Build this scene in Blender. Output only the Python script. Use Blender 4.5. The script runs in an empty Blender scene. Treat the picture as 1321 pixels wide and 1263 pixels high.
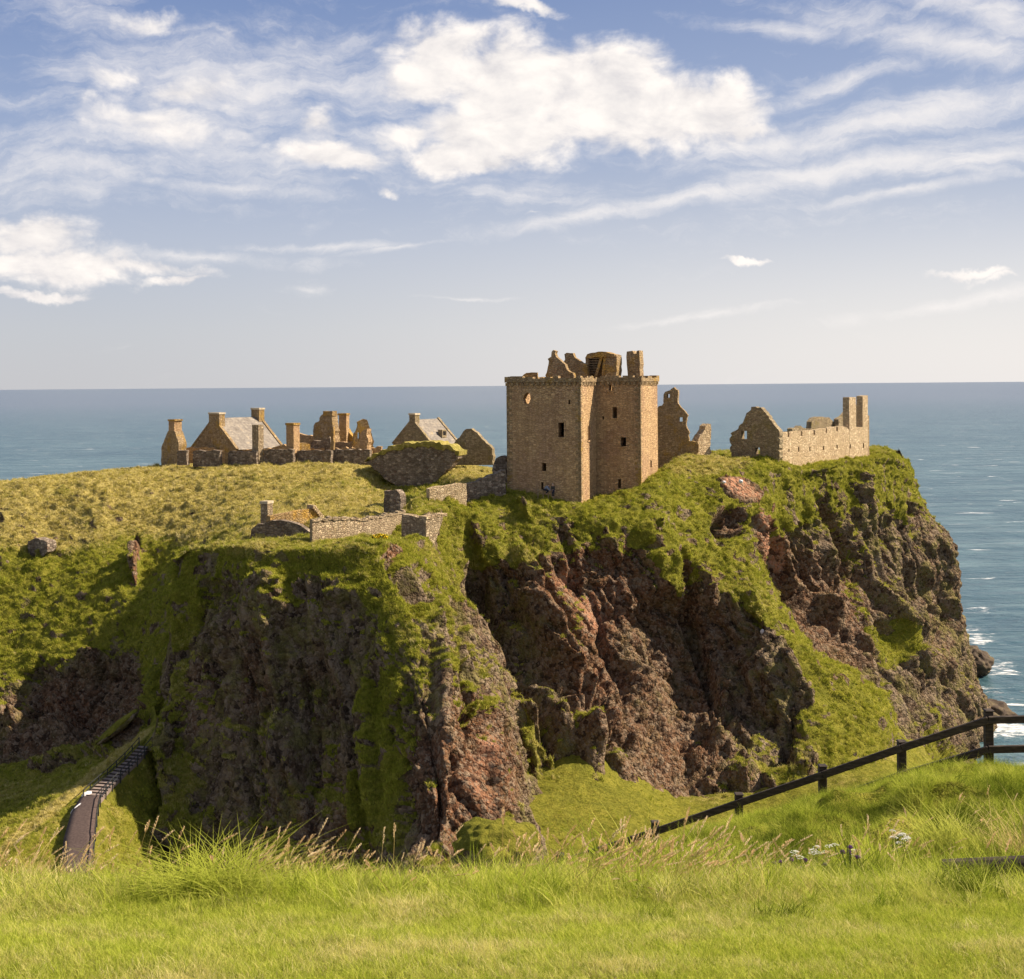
import bpy, bmesh, math, random
import numpy as np
from mathutils import Vector, Matrix
from mathutils.geometry import tessellate_polygon

SC = bpy.context.scene
COL = SC.collection
R = math.radians
random.seed(7)
RNG = np.random.default_rng(11)

# ---------------------------------------------------------------- camera
EYE = 62.0                       # metres above the sea
FPX, CX, HY, ROLL = 1800.0, 660.5, 497.0, 0.0079
cr, sr = math.cos(ROLL), math.sin(ROLL)
cam = bpy.data.cameras.new('camera')
cam.sensor_width = 36.0
cam.lens = 36.0 * FPX / 1321.0
cam.shift_y = -(631.5 - HY) / 1321.0
cam.clip_start, cam.clip_end = 0.1, 300000.0
camo = bpy.data.objects.new('camera', cam)
COL.objects.link(camo)
camo.matrix_world = Matrix(((cr, sr, 0, 0), (0, 0, -1, 0), (-sr, cr, 0, EYE), (0, 0, 0, 1)))
SC.camera = camo

# ---------------------------------------------------------------- light
SUN_AZ, SUN_EL = R(8.0), R(42.0)      # azimuth from +X towards +Y
SUNV = Vector((math.cos(SUN_EL) * math.cos(SUN_AZ), math.cos(SUN_EL) * math.sin(SUN_AZ), math.sin(SUN_EL)))
sl = bpy.data.lights.new('sun', 'SUN')
sl.energy = 5.0
sl.angle = R(0.53)
sl.color = (1.0, 0.87, 0.70)
so = bpy.data.objects.new('sun', sl)
COL.objects.link(so)
so.rotation_euler = (-SUNV).to_track_quat('-Z', 'Y').to_euler()
so.location = (60, -20, 160)

SC.view_settings.view_transform = 'Standard'
SC.view_settings.look = 'None'
SC.view_settings.exposure = 0.9
SC.view_settings.gamma = 1.0
SC.view_settings.use_curve_mapping = False
SC.cycles.max_bounces = 5
SC.cycles.diffuse_bounces = 2
SC.cycles.glossy_bounces = 2
SC.cycles.transmission_bounces = 2
SC.cycles.transparent_max_bounces = 4

# ---------------------------------------------------------------- node helper
class NT:
    def __init__(self, tree):
        self.t = tree
        self.t.nodes.clear()
    def n(self, typ, **kw):
        nd = self.t.nodes.new(typ)
        for k, v in kw.items():
            setattr(nd, k, v)
        return nd
    def link(self, a, b):
        self.t.links.new(a, b)
    def put(self, sock, v):
        if isinstance(v, bpy.types.NodeSocket):
            self.link(v, sock)
        elif v is not None:
            if sock.type == 'RGBA' and len(v) == 3:
                v = (*v, 1)
            sock.default_value = v
    def math(self, op, a, b=None, c=None, clamp=False):
        nd = self.n('ShaderNodeMath', operation=op, use_clamp=clamp)
        for i, v in enumerate((a, b, c)):
            if v is not None:
                self.put(nd.inputs[i], v)
        return nd.outputs[0]
    def vmath(self, op, a, b=None, scale=None):
        nd = self.n('ShaderNodeVectorMath', operation=op)
        self.put(nd.inputs[0], a)
        if b is not None:
            self.put(nd.inputs[1], b)
        if scale is not None:
            self.put(nd.inputs['Scale'], scale)
        return nd.outputs['Value'] if op in ('LENGTH', 'DOT_PRODUCT', 'DISTANCE') else nd.outputs['Vector']
    def mix(self, f, a, b, mode='MIX'):
        nd = self.n('ShaderNodeMix', data_type='RGBA', blend_type=mode)
        self.put(nd.inputs[0], f)
        self.put(nd.inputs[6], a)
        self.put(nd.inputs[7], b)
        return nd.outputs[2]
    def ss(self, v, lo, hi, a=0.0, b=1.0):
        nd = self.n('ShaderNodeMapRange', interpolation_type='SMOOTHSTEP')
        self.put(nd.inputs[0], v)
        for i, x in zip((1, 2, 3, 4), (lo, hi, a, b)):
            self.put(nd.inputs[i], x)
        return nd.outputs[0]
    def lin(self, v, lo, hi, a=0.0, b=1.0):
        nd = self.n('ShaderNodeMapRange')
        self.put(nd.inputs[0], v)
        for i, x in zip((1, 2, 3, 4), (lo, hi, a, b)):
            self.put(nd.inputs[i], x)
        return nd.outputs[0]
    def noise(self, vec, scale=1.0, detail=4, rough=0.55, dist=0.0, out=0):
        nd = self.n('ShaderNodeTexNoise')
        self.put(nd.inputs['Vector'], vec)
        nd.inputs['Scale'].default_value = scale
        nd.inputs['Detail'].default_value = detail
        nd.inputs['Roughness'].default_value = rough
        nd.inputs['Distortion'].default_value = dist
        return nd.outputs[out]
    def voro(self, vec, scale=1.0, feature='F1', out='Distance', rnd=1.0):
        nd = self.n('ShaderNodeTexVoronoi', feature=feature)
        self.put(nd.inputs['Vector'], vec)
        nd.inputs['Scale'].default_value = scale
        nd.inputs['Randomness'].default_value = rnd
        return nd.outputs[out]
    def ramp(self, f, stops, interp='LINEAR'):
        nd = self.n('ShaderNodeValToRGB')
        nd.color_ramp.interpolation = interp
        el = nd.color_ramp.elements
        while len(el) < len(stops):
            el.new(0.5)
        for e, (p, c) in zip(el, stops):
            e.position = p
            e.color = (*c, 1) if len(c) == 3 else c
        self.put(nd.inputs[0], f)
        return nd.outputs[0]
    def bump(self, h, strength=0.5, dist=0.1, normal=None):
        nd = self.n('ShaderNodeBump')
        nd.inputs['Strength'].default_value = strength
        nd.inputs['Distance'].default_value = dist
        self.put(nd.inputs['Height'], h)
        if normal is not None:
            self.put(nd.inputs['Normal'], normal)
        return nd.outputs[0]
    def comb(self, x, y, z):
        nd = self.n('ShaderNodeCombineXYZ')
        for i, v in enumerate((x, y, z)):
            self.put(nd.inputs[i], v)
        return nd.outputs[0]
    def sep(self, v):
        nd = self.n('ShaderNodeSeparateXYZ')
        self.put(nd.inputs[0], v)
        return nd.outputs
    def attr(self, name, typ='GEOMETRY', out='Fac'):
        nd = self.n('ShaderNodeAttribute', attribute_name=name, attribute_type=typ)
        return nd.outputs[out]

# ---------------------------------------------------------------- world: sky and clouds
world = bpy.data.worlds.new('World')
SC.world = world
world.use_nodes = True
w = NT(world.node_tree)
def ang(px, py):
    dx, dy = px - CX, py - HY
    x, y = (dx * cr - dy * sr) / FPX, -(dx * sr + dy * cr) / FPX
    return math.atan2(x, 1.0), math.atan2(y, math.hypot(x, 1.0))
def build_world():
    sky = w.n('ShaderNodeTexSky', sky_type='NISHITA')
    sky.sun_disc = False
    sky.sun_elevation = SUN_EL
    sky.sun_rotation = math.pi / 2 - SUN_AZ
    sky.altitude = 0
    sky.air_density = 1.0
    sky.dust_density = 1.2
    sky.ozone_density = 2.0
    d = w.n('ShaderNodeTexCoord').outputs['Generated']
    x, y, z = w.sep(d)
    u = w.math('ARCTAN2', x, y)
    v = w.math('ARCTAN2', z, w.math('SQRT', w.math('ADD', w.math('MULTIPLY', x, x), w.math('MULTIPLY', y, y))))
    # milky summer air: the clear sky paler and greyer towards the sea
    vm = w.math('MAXIMUM', v, 0.0)
    zen = w.ramp(w.math('DIVIDE', vm, 0.34, clamp=True), [
        (0.0, (0.53, 0.53, 0.555)), (0.12, (0.50, 0.515, 0.56)), (0.30, (0.42, 0.46, 0.565)),
        (0.55, (0.275, 0.345, 0.52)), (0.80, (0.165, 0.24, 0.445)), (1.0, (0.105, 0.175, 0.375))])
    side = w.ss(u, -0.35, 0.4, 0.0, 1.0)
    low = w.ss(v, 0.0, 0.17, 1.0, 0.0)
    zen = w.mix(w.math('MULTIPLY', side, w.math('MULTIPLY', low, 0.9)), zen, (0.86, 0.815, 0.785))
    zen = w.mix(w.math('MULTIPLY', side, 0.12), zen, (0.60, 0.60, 0.62))
    nsky = w.vmath('SCALE', sky.outputs[0], scale=0.10)
    near = w.ss(v, 0.36, 0.75, 1.0, 0.0)        # higher up the plain Nishita sky
    base = w.mix(w.math('MULTIPLY', near, 0.88), nsky, zen)
    # warped direction for ragged cloud outlines
    uv = w.comb(u, v, 0.0)
    wn = w.n('ShaderNodeTexNoise')
    w.put(wn.inputs['Vector'], uv)
    wn.inputs['Scale'].default_value = 9.0
    wn.inputs['Detail'].default_value = 6
    wn.inputs['Roughness'].default_value = 0.6
    warp = w.vmath('SCALE', w.vmath('SUBTRACT', wn.outputs['Color'], (0.5, 0.5, 0.5)), scale=0.07)
    uvw = w.vmath('ADD', uv, warp)
    def blobs(lst, vec):
        acc = None
        for (px, py, rx, ry, rot, s) in lst:
            a, b = ang(px, py)
            m = w.n('ShaderNodeMapping', vector_type='TEXTURE')
            w.put(m.inputs['Vector'], vec)
            m.inputs['Location'].default_value = (a, b, 0)
            m.inputs['Rotation'].default_value = (0, 0, R(rot))
            m.inputs['Scale'].default_value = (rx / FPX, ry / FPX, 1)
            ln = w.vmath('LENGTH', m.outputs[0])
            f = w.lin(ln, 0.0, 1.6, s, 0.0)
            acc = f if acc is None else w.math('MAXIMUM', acc, f)
        return acc
    # cumulus
    cum = [(560, 90, 82, 56, 0, 1.05), (660, 115, 135, 80, 0, 1.15), (780, 122, 140, 80, 0, 1.15), (870, 150, 140, 54, 0, 1.1),
           (640, 165, 150, 56, 0, 1.1), (600, 205, 110, 28, 0, 1.1), (930, 115, 55, 40, 20, .9), (960, 165, 90, 22, 0, .9),
           (520, 175, 60, 30, 0, .85), (400, 170, 40, 26, 40, .8), (420, 212, 90, 22, -5, .95), (500, 252, 35, 12, 0, .75), (445, 248, 26, 9, 0, .6),
           (180, 95, 85, 26, 0, .66), (250, 125, 130, 48, -6, .72), (215, 165, 140, 42, -8, .72), (330, 120, 110, 32, 0, .62),
           (30, 300, 80, 30, -6, 1.0), (70, 332, 150, 26, -4, 1.0), (160, 338, 130, 16, -8, .88), (220, 360, 60, 11, 0, .85), (50, 362, 80, 10, 0, .95),
           (670, 12, 75, 14, 0, .85), (958, 342, 50, 7, 2, .85), (1260, 347, 80, 8, -6, .8), (1300, 355, 60, 7, 0, .7),
           (200, 20, 70, 22, 0, .62), (260, 40, 70, 20, 0, .58), (690, 283, 36, 6, 8, .55)]
    fc = blobs(cum, uvw)
    pv = w.vmath('MULTIPLY', uv, (1.0, 1.7, 1.0))
    n1 = w.noise(pv, 22.0, 8, 0.58, 0.3)
    cd = w.math('ADD', fc, w.math('MULTIPLY', w.math('SUBTRACT', n1, 0.5), 1.0))
    ca = w.ss(cd, 0.38, 0.76)
    n2 = w.noise(w.vmath('ADD', pv, (0.012, 0.016, 0.0)), 22.0, 8, 0.58, 0.3)
    lit = w.math('ADD', 0.62, w.math('MULTIPLY', w.math('SUBTRACT', n1, n2), 2.6), clamp=True)
    thick = w.ss(cd, 0.5, 1.25)
    cc = w.mix(lit, (0.62, 0.60, 0.615), (0.90, 0.845, 0.80))
    cc = w.mix(w.math('MULTIPLY', thick, 0.75), cc, w.mix(lit, (0.72, 0.69, 0.68), (0.93, 0.875, 0.82)))
    # cirrus: long soft streaks
    cir = [(1180, 150, 260, 30, 10, .8), (1230, 60, 230, 26, -16, .85), (1010, 35, 110, 14, -8, .75), (1280, 20, 130, 30, -20, .75),
           (1080, 110, 170, 16, 14, .72), (1100, 215, 260, 22, 6, .85), (900, 255, 280, 16, 9, .8), (730, 285, 120, 12, 10, .8), (1180, 245, 140, 10, 6, .85), (1270, 205, 130, 24, 8, .85),
           (980, 190, 140, 20, 5, .8), (240, 190, 240, 60, -4, .75), (120, 190, 160, 40, -4, .6), (330, 90, 240, 50, -3, .75), (140, 25, 150, 34, -12, .55),
           (300, 245, 260, 14, -3, .62), (420, 320, 150, 7, 0, .7), (520, 322, 70, 4, 8, .7), (250, 330, 180, 10, -3, .7), (400, 370, 40, 10, 0, .5),
           (600, 385, 60, 3, 0, .6), (900, 407, 160, 6, 6, .6), (1250, 385, 160, 9, 9, .7), (980, 400, 60, 6, 0, .4), (1000, 200, 330, 90, 6, .5), (350, 130, 320, 120, -3, .66), (80, 210, 220, 70, 0, .58), (640, 250, 200, 30, 4, .5)]
    fi = blobs(cir, w.vmath('ADD', uv, w.vmath('SCALE', warp, scale=0.35)))
    mp = w.n('ShaderNodeMapping', vector_type='POINT')
    w.put(mp.inputs['Vector'], uvw)
    mp.inputs['Rotation'].default_value = (0, 0, R(-6))
    mp.inputs['Scale'].default_value = (9.0, 44.0, 1)
    n3 = w.noise(mp.outputs[0], 1.0, 8, 0.66, 0.15)
    n4 = w.noise(uv, 60.0, 4, 0.6, 0.0)
    ci = w.math('ADD', fi, w.math('ADD', w.math('MULTIPLY', w.math('SUBTRACT', n3, 0.5), 1.5), w.math('MULTIPLY', w.math('SUBTRACT', n4, 0.5), 0.35)))
    cia = w.math('MULTIPLY', w.ss(ci, 0.14, 1.0), 0.82)
    out = w.mix(cia, base, (0.84, 0.80, 0.775))
    # scattered cloud over the rest of the sky, out of the picture
    oth = w.noise(w.vmath('MULTIPLY', d, (1, 1, 2.5)), 2.2, 6, 0.6)
    away = w.math('MULTIPLY', w.ss(w.math('ABSOLUTE', u), 0.5, 0.75), w.ss(oth, 0.5, 0.62))
    out = w.mix(w.math('MULTIPLY', away, 0.8), out, (0.82, 0.79, 0.77))
    out = w.mix(ca, out, cc)
    below = w.ss(z, -0.02, -0.001, 1.0, 0.0)
    out = w.mix(below, out, (0.16, 0.17, 0.17))
    bg = w.n('ShaderNodeBackground')
    w.put(bg.inputs['Color'], out)
    bg.inputs['Strength'].default_value = 0.63
    o = w.n('ShaderNodeOutputWorld')
    w.link(bg.outputs[0], o.inputs[0])
build_world()
world.cycles.sampling_method = 'MANUAL'
world.cycles.sample_map_resolution = 512

# ---------------------------------------------------------------- object helpers
def tag(o, label=None, cat=None, group=None, kind=None):
    if label: o['label'] = label
    if cat: o['category'] = cat
    if group: o['group'] = group
    if kind: o['kind'] = kind
    return o
def empty(name, loc=(0, 0, 0), label=None, cat=None, group=None):
    o = bpy.data.objects.new(name, None)
    o.empty_display_size = 0.3
    COL.objects.link(o)
    o.location = loc
    return tag(o, label, cat, group)
def link(name, me, mat=None, parent=None):
    o = bpy.data.objects.new(name, me)
    COL.objects.link(o)
    if mat is not None:
        me.materials.append(mat)
    if parent is not None:
        o.parent = parent
        o.matrix_parent_inverse = Matrix.Translation(-parent.location)
    return o
def grid_mesh(name, V, smooth=True):
    """V: (n, m, 3) array -> quad grid mesh"""
    n, m, _ = V.shape
    me = bpy.data.meshes.new(name)
    idx = np.arange(n * m).reshape(n, m)
    q = np.stack([idx[:-1, :-1], idx[1:, :-1], idx[1:, 1:], idx[:-1, 1:]], -1).reshape(-1, 4)
    me.vertices.add(n * m)
    me.vertices.foreach_set('co', np.ascontiguousarray(V.reshape(-1), dtype=np.float32))
    me.loops.add(q.size)
    me.loops.foreach_set('vertex_index', q.reshape(-1).astype(np.int32))
    me.polygons.add(len(q))
    me.polygons.foreach_set('loop_start', (np.arange(len(q)) * 4).astype(np.int32))
    me.polygons.foreach_set('loop_total', np.full(len(q), 4, dtype=np.int32))
    me.update(calc_edges=True)
    me.polygons.foreach_set('use_smooth', np.full(len(q), smooth))
    return me
def fattr(me, name, arr):
    a = me.attributes.new(name, 'FLOAT', 'POINT')
    a.data.foreach_set('value', np.ascontiguousarray(arr.reshape(-1), dtype=np.float32))

def ray(px, py):
    dx, dy = px - CX, py - HY
    return np.array([(dx * cr - dy * sr) / FPX, 1.0, -(dx * sr + dy * cr) / FPX])
def P(px, py, Y):
    r = ray(px, py)
    return np.array([r[0] * Y, Y, EYE + r[2] * Y])
def proj(V):
    y = np.maximum(V[..., 1], 0.1)
    a, b = V[..., 0] / y * FPX, -(V[..., 2] - EYE) / y * FPX
    return CX + a * cr + b * sr, HY - a * sr + b * cr

# ---------------------------------------------------------------- noise
_perm = np.random.default_rng(3).permutation(256).astype(np.int32)
_perm = np.concatenate([_perm, _perm, _perm])
_g = np.random.default_rng(5).normal(size=(256, 3))
_g = (_g / np.linalg.norm(_g, axis=1, keepdims=True)).astype(np.float32)
def perlin(p):
    p = np.asarray(p, dtype=np.float32)
    i = np.floor(p).astype(np.int32)
    f = p - i
    i &= 255
    u = f * f * f * (f * (f * 6 - 15) + 10)
    out = 0
    for dx in (0, 1):
        for dy in (0, 1):
            for dz in (0, 1):
                h = _perm[_perm[_perm[i[..., 0] + dx] + i[..., 1] + dy] + i[..., 2] + dz]
                g = _g[h]
                dot = g[..., 0] * (f[..., 0] - dx) + g[..., 1] * (f[..., 1] - dy) + g[..., 2] * (f[..., 2] - dz)
                wgt = (u[..., 0] if dx else 1 - u[..., 0]) * (u[..., 1] if dy else 1 - u[..., 1]) * (u[..., 2] if dz else 1 - u[..., 2])
                out = out + wgt * dot
    return out * 1.5
def fbm(p, o=4, g=0.5):
    a, s, t = 1.0, 0, 0
    for k in range(o):
        s = s + a * perlin(p * (2.03 ** k) + 17.3 * k)
        t += a
        a *= g
    return s / t
def worley(p):
    """F1 distance, F2-F1 and a random value of the nearest cell"""
    p = np.asarray(p, dtype=np.float32)
    i = np.floor(p).astype(np.int32)
    f1 = np.full(p.shape[:-1], 9.0, np.float32); f2 = f1.copy(); rv = np.zeros_like(f1)
    for dx in (-1, 0, 1):
        for dy in (-1, 0, 1):
            for dz in (-1, 0, 1):
                c = i + np.array([dx, dy, dz], np.int32)
                k = c & 255
                h = _perm[_perm[_perm[k[..., 0]] + k[..., 1]] + k[..., 2]]
                h2 = _perm[h + 1]; h3 = _perm[h2 + 7]
                d = np.sqrt((c[..., 0] + h / 256. - p[..., 0]) ** 2 + (c[..., 1] + h2 / 256. - p[..., 1]) ** 2 + (c[..., 2] + h3 / 256. - p[..., 2]) ** 2).astype(np.float32)
                m = d < f1
                f2 = np.where(m, f1, np.minimum(f2, d))
                rv = np.where(m, _perm[h3 + 3] / 255., rv)
                f1 = np.where(m, d, f1)
    return f1, f2 - f1, rv
def sstep(x, a, b):
    t = np.clip((x - a) / (b - a), 0, 1)
    return t * t * (3 - 2 * t)

# ---------------------------------------------------------------- lofted terrain
def catmull(C, counts, axis):
    """Catmull-Rom through control slices along axis; counts[i] samples per interval"""
    C = np.moveaxis(np.asarray(C, dtype=float), axis, 0)
    n = len(C)
    T = np.empty_like(C)
    T[1:-1] = (C[2:] - C[:-2]) * 0.5
    T[0], T[-1] = C[1] - C[0], C[-1] - C[-2]
    # limit overshoot
    for i in range(1, n - 1):
        a, b = C[i] - C[i - 1], C[i + 1] - C[i]
        mn = np.minimum(np.linalg.norm(a, axis=-1), np.linalg.norm(b, axis=-1))[..., None]
        tl = np.linalg.norm(T[i], axis=-1)[..., None] + 1e-9
        T[i] *= np.minimum(1, 1.6 * mn / tl)
    out = []
    for i in range(n - 1):
        ts = np.linspace(0, 1, counts[i], endpoint=False)
        for t in ts:
            h = (2*t**3-3*t**2+1, t**3-2*t**2+t, -2*t**3+3*t**2, t**3-t**2)
            out.append(h[0]*C[i] + h[1]*T[i] + h[2]*C[i+1] + h[3]*T[i+1])
    out.append(C[-1])
    return np.moveaxis(np.array(out), 0, axis)
def loft(ribs, grow, res):
    """ribs: list of lists of (px,py,Y[,g]); grow: default grass weight per row. -> V, G"""
    K = len(grow)
    A = np.zeros((len(ribs), K, 4))
    for i, rb in enumerate(ribs):
        assert len(rb) == K, (i, len(rb))
        for k, c in enumerate(rb):
            A[i, k, :3] = P(*c[:3])
            A[i, k, 3] = c[3] if len(c) > 3 else grow[k]
    cu = [max(2, int(round(np.mean(np.linalg.norm(A[i+1, 1:-1, :3] - A[i, 1:-1, :3], axis=-1)) / res))) for i in range(len(ribs)-1)]
    cv = [max(2, int(round(np.mean(np.linalg.norm(A[:, k+1, :3] - A[:, k, :3], axis=-1)) / (res * (2.5 if k in (0, K-2) else 1))))) for k in range(K-1)]
    X = catmull(catmull(A, cv, 1), cu, 0)
    return X[..., :3], np.clip(X[..., 3], 0, 1)
def normals(V):
    du, dv = np.gradient(V, axis=0), np.gradient(V, axis=1)
    N = np.cross(dv, du)
    N /= np.linalg.norm(N, axis=-1, keepdims=True) + 1e-9
    return N
def paint(V, lst, base=None, add=True):
    px, py = proj(V)
    acc = np.zeros(V.shape[:2]) if base is None else base.copy()
    for (x, y, rx, ry, rot, s) in lst:
        c, n = math.cos(R(rot)), math.sin(R(rot))
        a, b = px - x, py - y
        q = np.sqrt(((a * c + b * n) / rx) ** 2 + ((-a * n + b * c) / ry) ** 2)
        acc += s * sstep(q, 1.25, 0.6)
    return acc
def terrain(name, label, ribs, grow, res, gpaint=(), rpaint=(), dpaint=(), hpaint=(), rockamp=1.0, grassamp=1.0, bare=1.0, flat=(), flip=False, lean=0.32, still=None):
    V, G = loft(ribs, grow, res)
    N = normals(V)
    flip = np.mean(np.sum(N * (np.array([0, 0, EYE]) - V), -1)) < 0
    if flip: N = -N
    q = V.copy()
    q[..., 0] = V[..., 0] + lean * (V[..., 2] - 30)
    q = q.astype(np.float32)
    G = paint(V, gpaint, G)
    G = G + 0.50 * fbm(q / np.array([6.0, 6.0, 11.0]), 3) + 0.42 * fbm(V / 1.9 + 9, 3) + 0.45 * (N[..., 2] - 0.42)
    rk = sstep(G, 0.62, 0.36)                     # 1 = bare rock
    # rock relief: rounded ribs with sharp inward creases, leaning like the beds
    s1 = np.array([1/15., 1/15., 1/80.]); s2 = np.array([1/6.0, 1/6.0, 1/34.]); s3 = np.array([1/2.4, 1/2.4, 1/11.])
    wob = np.stack([fbm(V / 7.0 + 91, 2), fbm(V / 7.0 + 191, 2), 0 * V[..., 0]], -1) * 2.2
    q = (q + wob).astype(np.float32)
    d1 = np.abs(fbm(q * s1, 2, .35)) * 2.2 - 0.5
    d2 = np.abs(fbm(q * s2 + 31, 2, .4)) * 2.2 - 0.5
    d3 = np.abs(fbm(q * s3 + 57, 2)) * 2.2 - 0.5
    d4 = np.abs(fbm(V / np.array([1.2, 1.2, 1.7]) + 5, 3)) * 2 - 0.5
    d5 = fbm(V / 0.55 + 71, 2)
    big = fbm(V / 21.0 + 3, 2)
    led = fbm(np.stack([V[..., 0] / 8, V[..., 1] / 8, (V[..., 2] + 0.15 * V[..., 0]) / 2.4], -1), 3)
    cav = -np.clip(fbm(q / np.array([7., 7., 10.]) + 133, 3) - 0.16, 0, 1) * 4.5
    _, e1, b1 = worley(q / np.array([2.3, 2.3, 10.0]))
    _, e2, b2 = worley(q / np.array([0.9, 0.9, 2.2]) + 40)
    blocks = 0.85 * (b1 - .5) + 0.45 * sstep(e1, 0, .25) + 0.36 * (b2 - .5) + 0.22 * sstep(e2, 0, .3) - .5
    rock = rockamp * (3.4 * d1 + 2.3 * d2 + 0.7 * d3 + 0.20 * d4 + 0.20 * d5 + 1.6 * big + 0.6 * led + cav + blocks)
    hum = np.abs(fbm(V / np.array([3.2, 3.2, 2.2]) + 40, 3)) * 2 - 0.4
    hum2 = fbm(V / 1.1 + 12, 3)
    gr = grassamp * (0.70 * hum + 0.35 * hum2 + 0.9 * fbm(V / 9.0 + 8, 3) + 0.34 * led - 0.35)
    gr = gr + grassamp * 0.55 * sstep(N[..., 2], 0.75, 0.4) * (2.4 * d1 + 1.3 * d2)
    disp = rk * rock + (1 - rk) * gr
    disp = disp + 0.35 * (1 - rk) * sstep(rk, 0.0, 0.35) * (rk < .6)
    if hpaint:
        disp = disp + paint(V, hpaint)
    if flat:
        disp = disp * (1 - 0.85 * np.clip(paint(V, flat), 0, 1))
    if still is not None:
        disp = disp * still(V)
    V2 = V + N * disp[..., None]
    N2 = normals(V2)
    if flip: N2 = -N2
    ledge = sstep(N2[..., 2], 0.45, 0.80)
    gw = np.clip((1 - rk) + 0.85 * ledge * sstep(G, -0.05, 0.25), 0, 1)
    gw = gw * (1 - 0.75 * sstep(fbm(V / np.array([2.2, 2.2, 3.6]) + 61, 3), 0.0, 0.26) * sstep(N2[..., 2], 0.90, 0.50) * bare)
    me = grid_mesh(name, V2.astype(np.float32))
    fattr(me, 'grass', gw)
    px, py = proj(V2)
    red = 0.5 * np.clip(fbm(V / 16.0 + 77, 3) + 0.1, 0, 1)
    red = paint(V2, rpaint, red)
    fattr(me, 'red', np.clip(red, 0, 2))
    dry = paint(V2, dpaint, 0.42 + 0.55 * fbm(V / 8.0 + 21, 3))
    fattr(me, 'dry', np.clip(dry, 0, 1))
    o = link(name, me, MAT['terrain'])
    tag(o, label, 'terrain', kind='structure')
    return o, V2, N2, gw, np.clip(dry, 0, 1)
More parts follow.
